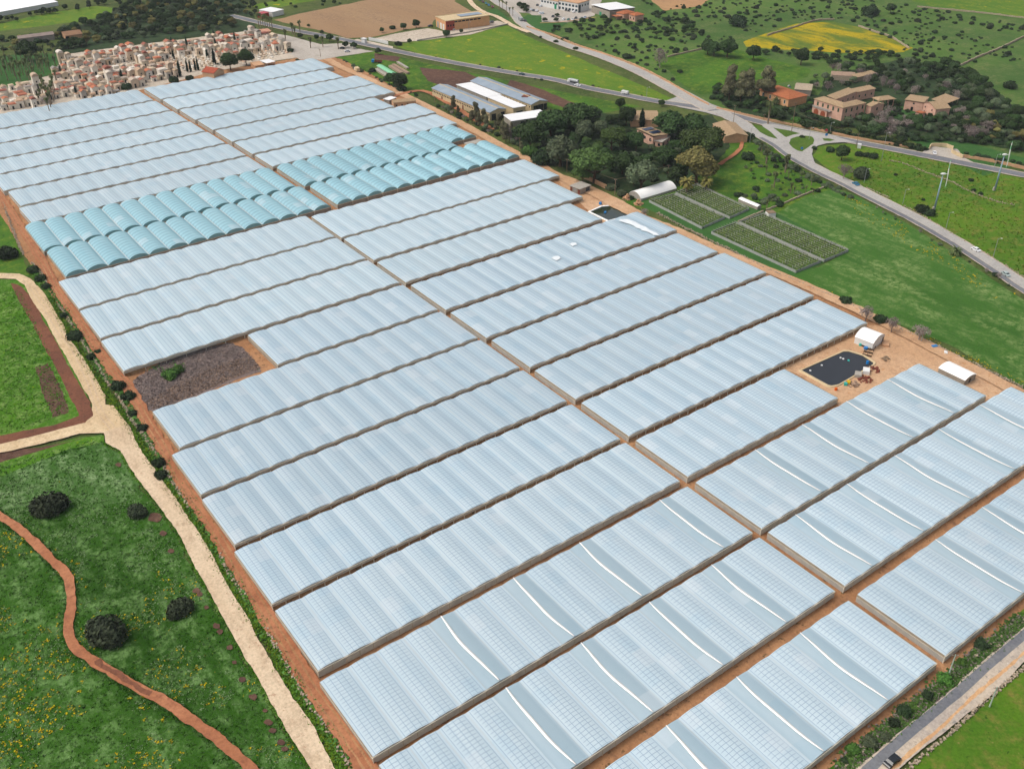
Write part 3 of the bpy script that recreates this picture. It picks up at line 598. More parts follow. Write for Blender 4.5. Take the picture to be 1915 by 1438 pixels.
r1,l1,s1=bld('barn','long barn with grey ribbed roof and row of small windows nearest the greenhouses','barn',q(1000,600),q(205,262),q(1240,555),5.2,'gable',1.6,cream,metalg,wins=[('b',34,3.0,1.0,1.0)],doors=[('b',.24,1.6,2.6,rust),('b',.45,1.6,2.6,rust),('b',.62,1.6,2.6,rust),('b',.82,1.6,2.6,rust),('c',.25,3.4,4,darkhole),('c',.8,3.0,4,darkhole)])
m=MB(); m.box(0,l1,s1/2-.35,s1/2+.35,6.95,7.1); m.build('ridge_cap',cream,r1)
r3,l3,s3=bld('barn','long grey roofed barn farthest from the greenhouses, beside the brown soil','barn',q(1570,490),q(740,165),q(1825,450),5.2,'gable',1.6,cream,metalg,doors=[('c',.3,4,4,darkhole),('c',.6,4,4.2,darkhole),('c',.88,3,4,darkhole)],wins=[('b',20,3,1,1)])
m=MB(); m.box(0,l3,s3/2-.35,s3/2+.35,6.95,7.1); m.build('ridge_cap',cream,r3)
bld('barn','open barn with upper white sheet roof between the grey roofs','barn',q(955,395),q(545,225),q(1155,350),4.8,'shed',.6,greyw,metalw)
bld('barn','cream barn with lower white sheet roof between the grey roofs','barn',q(1325,545),q(975,398),q(1495,508),5.2,'shed',.5,cream,metalw,doors=[('c',.5,5,3,darkhole)])
bld('open_shed','low shed with white roof in front of the two barns, beside dark trees','shed',q(1300,715),q(1195,640),q(1770,620),3.6,'shed',.3,greyw,metalw,axis='y',doors=[('c',.3,2.5,2.5,darkhole),('c',.6,3,2.5,darkhole)])
# green and yellow silo between barns
p=at(*q(1500,510)); t=empty('feed_hopper',(p.x,p.y,0),.5,'green and yellow feed hopper between the barns','hopper')
m=MB(); m.box(-2,2,-2,2,0,6.5); m.build('body',smat('hopper_paint','8f9a45',.7,.3,.4,.8),t); m=MB(); m.box(-2.2,2.2,-2.2,2.2,6.5,7); m.build('cap',rust,t)
q=Z(800,0,7.98)
r,l,s=bld('warehouse','warehouse with solar panels and red brick corner beside the ploughed field','warehouse',q(270,325),q(920,240),q(60,262),8,'parapet',1,orangew,cream,wins=[('b',7,6.2,3.0,1.1,.18,.8)],doors=[('c',.25,3,5,white),('c',.5,3,5,white),('c',.8,3,5,steel)],wm=darkhole)
m=MB(); m.box(-.15,l*.19,-(.18 if s>0 else -.18),(1 if s>0 else -1)*.5,0,7.9); o=m.build('brick_corner',redw,r)
for k in range(3):
    m=MB(); m.box(l*(.03+.06*k),l*(.03+.06*k)+1.2,-(.3 if s>0 else -.3),0,3.5,5); m.build('window',darkhole,r)
m=MB(); m.box(l*.42,l*.92,s*.35,s*.75,8.5,8.7); m.build('solar_array',metalg,r)
q=Z(1400,130,7.98)
r,l,s=bld('villa','large pink two-storey villa with arched loggia and tan tiled roof','villa',q(1410,575),q(985,440),q(1560,541),8.6,'hip',1.6,pinkw,tilet,wins=[('b',5,5.2,1.3,2.3,.05,.95),('b',3,1.4,1.2,1.6,.6,.98)],wm=greend,frames=cream)
e=-1 if s>0 else 1
m=MB(); m.box(l*.35,l*.98,e*.05,e*2.0,4.2,4.5); m.build('balcony',concrete,r)
m=MB()
for k in range(30): x=l*(.35+.63*k/29); m.box(x-.04,x+.04,e*1.9,e*1.98,4.5,5.4)
m.box(l*.35,l*.98,e*1.88,e*2.0,5.4,5.5); m.build('balustrade',steel,r)
m=MB()
m.box(l*.45,l*.97,e*.05,e*1.6,-.1,3.9); m.build('loggia',pinkw,r)
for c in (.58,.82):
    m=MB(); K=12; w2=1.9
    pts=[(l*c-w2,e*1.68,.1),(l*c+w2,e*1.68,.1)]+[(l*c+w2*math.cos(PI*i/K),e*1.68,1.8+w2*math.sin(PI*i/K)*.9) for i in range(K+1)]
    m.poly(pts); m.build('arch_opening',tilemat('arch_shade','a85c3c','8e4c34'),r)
bld('villa_wing','right wing of the pink villa with row of green shutters','villa',q(1425,575),q(1750,500),q(1290,530),8.4,'hip',1.4,pinkw,tilet,wins=[('b',4,5,1.3,2.2),('b',4,1.4,1.2,1.6)],wm=greend,frames=cream)
bld('villa_wing','low pink rear wing behind the villa courtyard','villa',q(1300,450),q(1610,330),q(1190,415),7.0,'shed',1.0,pinkw,tilet,wins=[('b',4,3,1.1,1.5)],wm=greend)
bld('villa_wing','narrow pink rear wing with tan roof right of the courtyard','villa',q(1620,345),q(1890,290),q(1600,300),6.0,'shed',.8,pinkw,tilet,wins=[('b',3,2.4,1.1,1.4)],wm=greend)
bld('villa_wing','short pink wing with one green window at the villa right end','villa',q(1830,560),q(1760,535),q(1960,500),6.6,'gable',1.4,pinkw,tilet,wins=[('c',1,3.6,1.2,1.8)],wm=greend)
bld('farmhouse','orange tiled farmhouse with hipped roof and solar heater','house',q(600,448),q(172,302),q(890,390),5.6,'hip',2.0,orangew,tileo,ov=.6,wins=[('b',4,2.0,1.3,2.2)],wm=greend,frames=white)
p=at(*q(595,255),7); t=empty('solar_heater',(p.x,p.y,6.2),.3,'white tank solar heater on the orange roof','heater'); m=MB(); m.tube((-1,0,1.2),(1,0,1.2),.35,n=10); m.build('tank',white,t); m=MB(); m.poly([(-1,-.3,1),(1,-.3,1),(1,-1.8,.3),(-1,-1.8,.3)]); m.build('panel',solar,t)
bld('barn','grey roofed outbuilding behind the orange tiled farmhouse','outbuilding',q(690,300),q(930,320),q(620,200),4.2,'gable',1.2,greyw,stone)
bld('ruin','roofless tan stone farm ruin behind the pink villa','ruin',q(1240,90),q(1600,110),q(1400,40),3.6,'flat',.1,stone,rubble,ov=0)
bld('ruin','long tan stone outbuilding on the slope above the villa','ruin',q(1610,125),q(1900,60),q(1640,80),3.4,'shed',.8,stone,tilet)
q=Z(1620,130,7.98)
r,l,s=bld('farmhouse','pink farmhouse with broad old tan roof right of the villa','house',q(1040,600),q(840,500),q(1200,555),6.0,'gable',2.4,pinkw,tilet,axis='y',wins=[('b',2,4.0,1.0,1.0),('b',2,1.2,1.0,1.0)],wm=darkhole)
bld('farmhouse_wing','pink front of the farmhouse with dark doorway and flat top','house',q(850,510),q(580,470),q(1000,430),6.0,'shed',.6,pinkw,tilet,wins=[('b',1,4.6,1,1)],doors=[('b',.55,1.5,2.8,darkhole)])
bld('open_barn','long low tan roofed open shed right of the pink farmhouse','shed',q(1180,520),q(1380,440),q(1060,440),3.6,'shed',1.0,stone,tilet,open_sides=True)
bld('shed','small pink lodge in front of the pink farmhouse','lodge',q(830,670),q(740,650),q(915,650),3.2,'shed',.5,pinkw,tileo,wins=[('b',1,1.4,.8,.8)])
bld('gazebo','open gazebo with tan hipped roof between villa and farmhouse','gazebo',q(190,465),q(105,425),q(380,418),5.0,'hip',1.6,pinkw,tilet,open_sides=True,ov=.8)
q=Z(1000,0,7.98)
bld('house','orange tiled villa among dark trees, left pavilion','house',q(1330,215),q(1220,190),q(1405,165),5,'hip',1.8,pinkw,tileo,ov=.6,wins=[('b',2,1.5,1.2,1.6)])
bld('house','orange tiled villa among dark trees, right pavilion','house',q(1500,240),q(1410,215),q(1565,200),5,'hip',1.8,pinkw,tileo,ov=.6,wins=[('b',2,1.5,1.2,1.6)])
bld('porch','low terrace porch beside the orange tiled villa','porch',q(1215,262),q(1150,240),q(1300,245),2.8,'shed',.4,wood,tileo,open_sides=True)
bld('office_building','white office building with glass corner by the car park','office',q(650,60),q(350,10),q(800,10),8,'parapet',.5,white,tanw,wins=[('b',6,4.6,2.4,1.8),('b',6,1.2,2.4,1.8),('c',4,4.6,1.6,1.6)],wm=glass,doors=[('c',.12,3.5,6.5,glass)])
bld('office_building','white works building with green door left of the office','office',q(350,30),q(90,-20),q(470,-10),7,'parapet',.5,white,tanw,wins=[('b',6,4,2,1.6)],wm=glass,doors=[('b',.15,2.6,4.5,smat('green_door','1f8a62',.5,.3,.1))])
bld('warehouse','packing hall with ribbed white roof beside the orange villa','warehouse',q(1120,178),q(850,95),q(1405,95),5.5,'shed',1.2,greyw,metalw,doors=[('b',.5,3,3,smat('green_gate','1f8a62',.5,.3,.1)),('b',.8,3,3,greyw)])
m=MB()
q=Z(1130,170,7.98)
r,l,s=bld('house','pink house with four solar panels on the roof among trees','house',q(730,700),q(490,590),q(950,655),5.5,'shed',1.0,pinkw,tilet,wins=[('b',3,2.6,1.6,1.8)])
for k,(a,b) in enumerate(((.3,.3),(.3,.62),(.72,.3),(.72,.62))):
    m=MB(); m.box(-1.9,1.9,-1.6,1.6,0,.1); o=m.build('solar_panel',solar,r); o.location=(l*a,s*b,6.7)
bld('house','terraced lower storey in front of the solar roofed house','house',q(860,770),q(700,740),q(1000,690),3.4,'flat',.1,pinkw,concrete,wins=[('b',2,.8,1.6,1.6),('c',2,.8,1.4,1.6)])
bld('farmhouse','old farmhouse with long tan roof between the trees and road','house',q(400,440),q(380,300),q(790,350),4.4,'gable',1.4,tanw,tilet,axis='y')
bld('farmhouse','tan roofed stone farmhouse beside the road junction','house',q(1800,690),q(1625,500),q(1990,520),4.0,'gable',1.8,tanw,tilet,wins=[('b',3,1.4,1,1.2)])
q=Z(1040,310,7.98)
bld('shed','flat roofed rusty shed beside the open pond','shed',q(355,355),q(212,302),q(558,312),3.2,'flat',.1,greyw,concrete,doors=[('b',.1,1.6,2.8,rust),('b',.5,2,2.6,steel),('b',.88,1.4,2.8,rust),('c',.75,2.6,2.8,glass)])
q=Z(640,80,7.98)
bld('ruin','ruined tan farmhouse with sagging roof between the greenhouse ends','ruin',q(765,905),q(1100,872),q(720,862),4.0,'gable',1.1,tanw,tilet,wins=[('b',4,1.6,1.0,1.2)],ov=.1)
bld('shed','small white roofed hut behind the ruined farmhouse','shed',q(700,862),q(800,825),q(645,835),3.2,'flat',.1,greyw,metalw)
bld('shelter','long green roofed shelter in the grassy plot','shelter',q(720,470),q(520,350),q(780,450),3.2,'gable',.8,concrete,greenr)
for k,(a,b,c,lb) in enumerate((((650,500),(480,395),(700,480),'grey slab roofed pen left of the green shelter'),((860,455),(690,345),(900,440),'tan walled pen right of the green shelter'),((960,455),(740,325),(990,440),'outer tan walled pen right of the green shelter'),((960,380),(810,290),(985,370),'grey roofed pen at the back of the grassy plot'))):
    bld('animal_pen',lb,'pen',q(*a),q(*b),q(*c),1.2,'flat',.1,stone,concrete if k in(0,3) else rubble,ov=.1)
q=Z(780,130,7.365)
bld('shed','small cream flat roofed hut between the arched greenhouses','shed',q(720,1050),q(655,1020),q(918,1002),3.0,'flat',.1,cream,concrete,doors=[('c',.55,1.2,1.4,darkhole)])
# white tent, tunnel huts
q=Z(1460,600,7.98)
r,l,s=bld('storage_tent','white barrel roofed storage tent beside the covered pond','tent',q(1380,345),q(1112,240),q(1598,240),3.0,'barrel',1.9,white,whitef,axis='x',ov=.15,doors=[('b',.52,2.2,.9,darkhole),('c',.9,1.2,2.8,darkhole)])
q=Z(1700,630,8.907)
bld('tunnel_hut','weathered white tunnel hut right of the yard beside the stone wall','hut',q(930,730),q(497,520),q(1130,632),2.4,'barrel',.9,greyw,whitef,axis='x',ov=.15,doors=[('c',.5,1.2,2,darkhole)])
q=Z(1160,320,7.98)
bld('polytunnel','white polytunnel with translucent far end above the vine plots','polytunnel',q(310,420),q(840,262),q(180,322),1.2,'barrel',2.4,concrete,whitef,axis='x',ov=.05)
q=Z(1360,320,7.98)
bld('polytunnel','narrow low white tunnel beyond the vine plots','polytunnel',q(450,540),q(168,420),q(495,515),1.6,'barrel',.5,greyw,whitef,axis='x',ov=.05)
bld('water_tank','small open topped white tank hut at the field corner','tank',q(620,640),q(572,598),q(697,600),2.4,'flat',.05,white,wood,ov=0)
# top-left farm, distant greenhouse, etc
q=Z(0,60,7.365)
bld('barn','long barn with faded roof in the trees behind the cemetery','barn',q(255,100),q(745,38),q(250,70),4,'gable',1.6,greyw,smat('faded_roof','94857c',.9,.1,.2,.3),ov=.2)
bld('barn','brown roofed barn in the trees behind the cemetery','barn',q(900,60),q(1130,30),q(800,10),4,'gable',1.6,tanw,smat('brown_roof','8a6b52',.9,.1,.2,.3),doors=[('b',.1,3,3.5,darkhole)])
bld('greenhouse','distant white film greenhouse at the top left corner','greenhouse',(-60,34),(108,4),(-120,2),3.5,'gable',1.2,white,FILM['archw'],ov=.1)
q=Z(480,0,7.98)
bld('house','white flat roofed depot with red annex left of the ploughed field','depot',q(230,190),q(400,150),q(50,150),4,'flat',.1,white,metalw,ov=.2)
bld('house','low red roofed annex of the distant white depot','annex',q(80,215),q(180,195),q(60,185),4,'flat',.1,redw,smat('red_sheet','a8454c',.6,.3,.1))
bld('gatehouse','white gate pavilion at the end of the ploughed field','gatehouse',q(1560,580),q(1610,590),q(1540,560),3.5,'flat',.1,white,white)
bld('kiosk','tan roofed flower kiosk beside the car park','kiosk',q(60,490),q(210,470),q(50,455),3.5,'shed',.4,tanw,smat('salmon_roof','c09078',.9,.1,.15,.3))
bld('carport','white roofed open shelter between cemetery and greenhouses','shelter',q(150,950),q(270,925),q(110,905),3,'flat',.1,steel,metalw,open_sides=True)
bld('house','tan yard building left of the white shelter','outbuilding',q(-20,990),q(110,970),q(-30,930),3,'flat',.1,tanw,tanw)
def wall_line(name,label,px,h,th,m,j=.0,cat='wall',base=0,raw=False,step=2.2):
    L=smoothline(px,step,raw); mb=MB()
    for i in range(len(L)-1):
        a,b=L[i],L[i+1]; d=b-a; c=(a+b)/2; hh=h*(1+U(-j,j)); mb.box(-d.length/2-.03,d.length/2+.03,-th/2*(1+U(-j,j)),th/2*(1+U(-j,j)),-.1,hh,0,math.atan2(d.y,d.x),(c.x,c.y,base),j*.25)
    o=mb.build(name,m); tag(o,label,cat); return o
def stones(name,label,px,w_,h,dens,m,cat='stone wall',gap=0,size=(.25,.6)):
    L=smoothline(px,1.0); mb=MB()
    for p in L:
        if gap and noise.noise(p*.06)>gap: continue
        for k in range(dens):
            s=U(*size); x=p.x+U(-w_,w_)/2; y=p.y+U(-w_,w_)/2; zz=U(-.1,h-s*.5)
            mb.box(-s/2,s/2,-s/2*U(.6,1),s/2*U(.6,1),0,s*U(.5,.9),0,U(0,3),(x,y,zz),s*.15)
    o=mb.build(name,m); tag(o,label,cat); return o
stones('dry_stone_wall','rough dry stone wall along the left of the greenhouses',[(0,365),(12,396),(32,450),(47,480),(75,510),(103,558),(128,598),(160,648),(185,686),(205,722),(226,750),(246,785),(288,843),(318,893),(343,933),(371,973),(398,1013),(424,1066),(449,1103),(476,1148),(495,1173),(540,1253),(580,1321),(610,1366),(650,1431),(680,1480)],1.0,.8,4,stone,gap=.22)
stones('dry_stone_wall','dry stone wall between the wheat field and the sandy path',[(1230,400),(1269,421),(1298,436),(1335,455),(1368,470),(1400,487),(1435,505),(1472,520),(1518,540),(1565,560),(1610,580),(1686,618),(1736,641),(1811,678),(1886,713),(1960,750)],1.3,.9,5,stone)
stones('dry_stone_wall','broken stone wall along the left verge of the bottom right road',[(1580,1436),(1635,1388),(1692,1341),(1745,1301),(1805,1249),(1860,1205),(1913,1158)],2.2,.4,1,stone,gap=.0,size=(.3,.9))
stones('dry_stone_wall','low stone wall right of the bottom right road',[(1680,1455),(1701,1435),(1760,1387),(1800,1350),(1863,1294),(1915,1250),(1960,1212)],.8,.8,4,stone)
stones('dry_stone_wall','low stone wall across the tussock meadow',[(1665,302),(1692,308),(1735,325),(1775,339),(1805,355),(1835,368),(1870,380),(1895,384)],.9,.8,3,stone)
stones('dry_stone_wall','stone wall along the upper edge of the right road',[(1620,352),(1660,370),(1690,386),(1720,402),(1750,420),(1790,445),(1830,468),(1870,492),(1915,520),(1950,545)],.9,.7,3,stone,gap=.15)
wall_line('boundary_wall','tan wall along the upper side of the main road',[(1340,204),(1370,211),(1440,227),(1510,241),(1600,260),(1700,277)],1.3,.5,tanw,.15)
wall_line('boundary_wall','tan wall right of the gate forecourt along the main road',[(1800,295),(1850,303),(1915,317),(1990,334)],1.6,.5,tanw,.15)
wall_line('boundary_wall','curved pale wall around the gate forecourt',[(1738,281),(1742,275),(1770,276),(1781,280),(1780,287),(1800,297)],2.2,.5,cream,.04)
wall_line('boundary_wall','pale wall along the upper side of the pale road',[(985,52),(1010,60),(1040,70),(1080,87),(1130,103),(1185,123),(1240,150),(1300,185),(1325,198)],1.4,.5,tanw,.12)
wall_line('boundary_wall','low pale wall below the warehouse forecourt',[(780,78),(840,68),(900,58),(950,47)],1.2,.4,concrete,.05)
wall_line('boundary_wall','white wall beside the car park entrance road',[(690,76),(710,80),(726,84)],2.5,.4,white,.03)
wall_line('boundary_wall','stone wall on the skyline edge of the upper pasture',[(1715,14),(1780,20),(1850,27),(1915,35),(1990,42)],1.2,.6,stone,.2)
wall_line('boundary_wall','diagonal stone wall on the right hillside',[(1790,127),(1830,108),(1870,92),(1915,70),(1960,50)],1.4,.7,stone,.2)
wall_line('boundary_wall','stone wall below the round shrubs of the middle field',[(1248,108),(1290,98),(1318,92)],1.2,.6,stone,.2)
wall_line('boundary_wall','stone wall along the left of the yellow field',[(1435,68),(1452,62),(1480,54),(1492,50),(1525,40),(1560,38)],1.3,.6,stone,.2)
wall_line('boundary_wall','stone wall along the right of the yellow field',[(1605,50),(1640,62),(1665,70),(1700,92)],1.3,.6,stone,.2)
wall_line('boundary_wall','low wall between the garden and the wheat field',[(1380,416),(1423,398),(1465,382),(1500,367),(1540,352)],.9,.5,stone,.15)
wall_line('boundary_wall','straight tan wall beside the path under the pines',[(1078,327),(1134,354)],2.4,.35,tanw,0,step=30)
# ponds
def pond(px,m,rim,label,z=.5):
    z0=nextz()+.05; P=[at(*p) for p in px]; tri=tessellate_polygon([P]); root=empty('pond',(P[0].x,P[0].y,0),0,label,'pond'); b=P[0]
    obj('water_surface',mesh('water_surface',[(p.x-b.x,p.y-b.y,.35) for p in P],[tuple(reversed(t)) if (P[t[1]]-P[t[0]]).cross(P[t[2]]-P[t[0]]).z<0 else tuple(t) for t in tri],[m]),root)
    mb=MB(); n=len(P); c=sum(P,Vector())/n
    for i in range(n):
        a,d=P[i]-b,P[(i+1)%n]-b; oa=(P[i]-c).normalized()*.9; od=(P[(i+1)%n]-c).normalized()*.9
        mb.quad((a.x,a.y,.6),(d.x,d.y,.6),(d.x+od.x,d.y+od.y,.6),(a.x+oa.x,a.y+oa.y,.6)); mb.quad((a.x,a.y,.2),(d.x,d.y,.2),(d.x,d.y,.6),(a.x,a.y,.6)); mb.quad((a.x+oa.x,a.y+oa.y,.6),(d.x+od.x,d.y+od.y,.6),(d.x+od.x*1.6,d.y+od.y*1.6,0),(a.x+oa.x*1.6,a.y+oa.y*1.6,0))
    mb.build('rim',rim,root); return root
q=Z(1460,600,7.98)
pond([q(305,754),q(940,472),q(1020,474),q(1220,535),q(1380,640),q(1372,668),q(860,966),q(760,986),q(705,975)],waterd,cream,'rectangular pond covered with black sheet beside the white tent')
q=Z(1040,310,7.98)
pond([q(505,700),q(600,660),q(680,625),q(820,612),q(900,640),q(1100,722),q(1060,760),q(900,800),q(780,832)],water,whitef,'open dark pond with white liner at a greenhouse end')
def barrel(x,z,m,label,px=None,r=.55):
    p=at(*x); k=MB(); k.tube((0,0,0),(0,0,1.1),r,n=12); k.tube((0,0,1.1),(0,0,1.2),r*.7,n=12); o=k.build('plastic_drum',m); o.location=(p.x,p.y,z); tag(o,label,'drum')
def heap(px,r,h,m,label,name='rubble_heap',cat='heap',n=40):
    p=at(*px); k=MB()
    for i in range(n):
        a=U(0,6.3); d=r*R()**.6; s=U(.3,.9); k.box(-s/2,s/2,-s/2,s/2,0,s*.7,0,U(0,3),(math.cos(a)*d,math.sin(a)*d,max(-.1,h*(1-d/r)*R())),s*.15)
    o=k.build(name,m); o.location=(p.x,p.y,0); tag(o,label,cat)
q=Z(1460,600,7.98)
barrel(q(1290,650),.35,blue,'blue drum at the right corner of the covered pond')
barrel(q(1185,378),0,teal,'teal drum in front of the white tent'); barrel(q(1265,430),0,blue,'blue drum below the white tent door',r=.8)
barrel(q(820,1040),0,oran,'orange drum near the lower corner of the covered pond')
def slab(px,sx,sy,h,m,label,name,cat,rz=.6,z=0):
    p=at(*px); k=MB(); k.box(-sx/2,sx/2,-sy/2,sy/2,0,h,j=.05); k.box(-sx/2+.1,sx/2-.1,-sy/2+.1,sy/2-.1,h,h+.1,j=.03); o=k.build(name,m); o.location=(p.x,p.y,z); o.rotation_euler=(0,0,rz); tag(o,label,cat)
slab(q(1008,940),1.8,1.2,1.1,yel,'yellow crate beside the covered pond','plastic_crate','crate')
slab(q(965,965),1.3,1.1,1.1,teal,'pale teal crate left of the yellow crate','plastic_crate','crate')
slab(q(1270,780),3.2,2.4,1.6,white,'white cabinet at the pond edge','cabinet','cabinet'); slab(q(1150,830),3.0,2.5,1.4,concrete,'grey concrete box at the pond edge','concrete_box','box')
slab(q(1010,608),1.0,.7,.25,teal,'green float on the black pond cover','float','float',z=.36)
for k,(x,y) in enumerate(((892,568),(930,582),(610,678),(438,758))):
    slab(q(x,y),.7,.7,.2,white,('white float nearest the green float','white float beside the green float','white float in the middle of the pond cover','white float at the left corner of the pond cover')[k],'float','float',z=.36)
heap(q(1250,880),3,1,rust,'rusty scrap heap right of the yellow crate',n=30); heap(q(1090,960),2.5,.9,rubble,'reddish rubble heap below the pond',n=25); heap(q(1390,730),2.5,.8,rust,'scrap heap at the right corner of the covered pond',n=20)
heap(q(1580,590),2,.7,wood,'pile of dark branches in the sandy yard',n=16); slab(q(1560,370),3,2.6,1.0,tanw,'stack of tan pallets beside the white tent','pallet_stack','pallets')
p=at(*q(1380,480)); t=empty('rail_frame',(p.x,p.y,0),.45,'dark timber rail frame between tent and pond','frame')
for k in range(3): m=MB(); m.box(-4,4,k*1.6-.08,k*1.6+.08,.9,1.05); m.build('rail',bark,t)
for k in range(4): m=MB(); m.box(-4+k*2.6,-3.85+k*2.6,-.1,3.4,0,.9); m.build('support',bark,t)
q=Z(1700,630,8.907)
slab(q(420,180),2.2,1.3,.9,blue,'bright blue trough beside the stone wall','trough','trough',rz=-.4); slab(q(605,285),1.8,1.1,.9,white,'white and dark machine beside the stone wall','generator','machine')
q=Z(1040,310,7.98)
slab(q(732,712),1.6,1.0,.5,blue,'blue raft floating on the open pond','raft','raft',z=.36); slab(q(660,585),1.4,1.2,1.3,blue,'blue tank at the rim of the open pond','water_tank','tank')
for k,(x,y) in enumerate(((1060,500),(1230,580))):
    heap(q(x,y),2.2,3.0,tanw,('left tan earth mound by the vine plots','right tan earth mound by the vine plots')[k],'earth_mound','mound',60)
# ------------------------------------------------------------------ vine plots with pale net walls
q=Z(1160,320,7.98); q2=Z(1360,320,7.98)
PL=[([q(430,470),q(800,375),q(1560,715),q(1215,870)],'left upper netted vine plot with white stakes'),
 ([q(825,350),q(1140,225),q(1915,590),q(1630,718)],'right upper netted vine plot with white stakes'),
 ([(1330,438),(1375,420),q2(1395,1370),(1488,511)],'left lower netted vine plot with white stakes'),
 ([q2(180,790),q2(540,665),q2(1800,1210),q2(1440,1360)],'right lower netted vine plot beside the wheat field')]
STK=None
for P4,lb in PL:
    P=[at(*p) for p in P4]; b=P[0]; root=empty('vine_plot',(b.x,b.y,0),0,lb,'vine plot','netted vine plots')
    Q=[p-b for p in P]
    for i in range(4):
        a,d=Q[i],Q[(i+1)%4]; L=(d-a).length; n=int(L/2.5); mb=MB()
        for k in range(n):
            x0,x1=a.lerp(d,k/n),a.lerp(d,(k+1)/n); h0=1.4+.1*noise.noise(x0*.4+b*.1); h1=1.4+.1*noise.noise(x1*.4+b*.1)
            mb.quad((x0.x,x0.y,0),(x1.x,x1.y,0),(x1.x,x1.y,h1),(x0.x,x0.y,h0))
        o=mb.build('net_wall',net_grey,root); sm=o.modifiers.new('t','SOLIDIFY'); sm.thickness=.12
    mb=MB(); rows=9; lw=MB(); cnt=0
    for r_ in range(rows):
        t=(r_+.5)/rows; a=Q[0].lerp(Q[1],t); d=Q[3].lerp(Q[2],t); n=int((d-a).length/.45)
        for k in range(n):
            p=a.lerp(d,(k+.5)/n)
            for w_ in range(3):
                s=U(.25,.6); x,y,z=p.x+U(-.6,.6),p.y+U(-.6,.6),U(.1,1.5); ax=Vector((U(-1,1),U(-1,1),U(-.4,1))).normalized(); u=ax.orthogonal().normalized(); v=ax.cross(u); c=Vector((x,y,z))
                mb.quad(*[tuple(c+u*s*i+v*s*j) for i,j in ((-.5,-.5),(.5,-.5),(.5,.5),(-.5,.5))])
        m_=int((d-a).length/5.5)
        for k in range(m_):
            if cnt>=100: break
            p=a.lerp(d,(k+.5)/m_); cnt+=1
            if STK is None: s_=MB(); s_.box(-.06,.06,-.06,.06,0,2.3); STK=mesh('stake',s_.v,s_.f,[net_grey])
            obj('stake',STK,root,(p.x,p.y,0))
        lw.tube((a.x,a.y,2.25),(d.x,d.y,2.25),.035,n=3)
    o=mb.build('vines',vinel,root); tag(o,kind='stuff'); lw.build('trellis_wire',rail_m,root)
    pp=[(p.x,p.y,.06+LAY[0]*.007) for p in Q]; obj('plot_soil',mesh('plot_soil',pp,[(0,1,2,3)] if (Q[1]-Q[0]).cross(Q[2]-Q[0]).z>0 else [(3,2,1,0)],[G['islandg']]),root)
# ------------------------------------------------------------------ cemetery
def inpoly(x,y,P):
    c=False; n=len(P)
    for i in range(n):
        x1,y1=P[i]; x2,y2=P[(i+1)%n]
        if (y1>y)!=(y2>y) and x<(x2-x1)*(y-y1)/(y2-y1)+x1: c=not c
    return c
def wp(px): return [(at(*p).x,at(*p).y) for p in px]
CH=[]
for v in range(8):
    w_,d_,h_=((3.2,4.2,4.6),(3.6,4.6,5.6),(3.0,4.0,3.6),(4.0,5,4.8),(3.2,4.4,6.2),(4.6,4.6,3.2),(3,3.8,5.2),(3.8,4.2,4))[v]
    r=empty('tomb_chapel',(0,0,-50),0,'x','tomb chapel','tomb chapels of the cemetery')
    m=MB(); m.box(-w_/2,w_/2,-d_/2,d_/2,0,h_); m.box(-w_/2-.12,w_/2+.12,-d_/2-.12,d_/2+.12,h_-.3,h_-.05)
    if v in(0,1,3,6): m.poly([(-w_/2,-d_/2+.01,h_),(w_/2,-d_/2+.01,h_),(0,-d_/2+.01,h_+.9)])
    m.build('wall',tomb,r)
    m=MB(); o=.2
    if v in(0,1,3,6):
        for a,b,z0,z1 in ((-w_/2-o,0,h_,h_+.95),(0,w_/2+o,h_+.95,h_)):
            m.quad((a,-d_/2-o,z0+.05),(b,-d_/2-o,z1+.05),(b,d_/2+o,z1+.05),(a,d_/2+o,z0+.05)); m.quad((a,-d_/2-o,z0-.05),(b,-d_/2-o,z1-.05),(b,-d_/2-o,z1+.05),(a,-d_/2-o,z0+.05))
    elif v==4:
        K=8
        for k in range(K):
            a0,a1=PI*k/K,PI*(k+1)/K; x0,x1=-math.cos(a0)*(w_/2+o),-math.cos(a1)*(w_/2+o); z0,z1=h_+math.sin(a0)*1.2,h_+math.sin(a1)*1.2
            m.quad((x0,-d_/2-o,z0),(x1,-d_/2-o,z1),(x1,d_/2+o,z1),(x0,d_/2+o,z0)); m.quad((x0,-d_/2-o,h_-.05),(x1,-d_/2-o,h_-.05),(x1,-d_/2-o,z1),(x0,-d_/2-o,z0))
    else:
        m.box(-w_/2-o,w_/2+o,-d_/2-o,d_/2+o,h_+.01,h_+.18); m.box(-w_/2+.4,w_/2-.4,-d_/2+.4,d_/2-.4,h_+.18,h_+.4)
    m.build('roof',tombr,r)
    m=MB(); m.box(-.5,.5,-d_/2-.08,-d_/2,0,2.3); m.box(-.55,.55,-d_/2-.07,-d_/2-.01,2.3,2.6); m.build('door',darkhole,r)
    if v in(1,4): m=MB(); m.box(-.35,.35,-d_/2-.06,-d_/2,3.3,4.1); m.build('window',darkhole,r)
    adopt(r); CH.append(r)
WC=['eae6de','f2eee8','ddd2c0','d6c2aa','dccbb8','cec9c0','c8baa6','e2dacc','c0bbb4','d8c8b8']; RCo=['b27864','a8705e','c9bcae','b8aca0','a0685a','d8d0c4','b9a58c','c07a5c','9c9a96','e6e2da','c4a890','b5745c','d4c4ae','c8b4a0']
CPB=wp([(98,160),(118,106),(205,93),(330,77),(470,60),(530,80),(548,98),(500,112),(440,124),(390,130),(300,152),(210,180),(150,190)])
CPW=wp([(-25,180),(0,168),(62,160),(132,168),(140,188),(100,198),(0,215),(-25,222)])
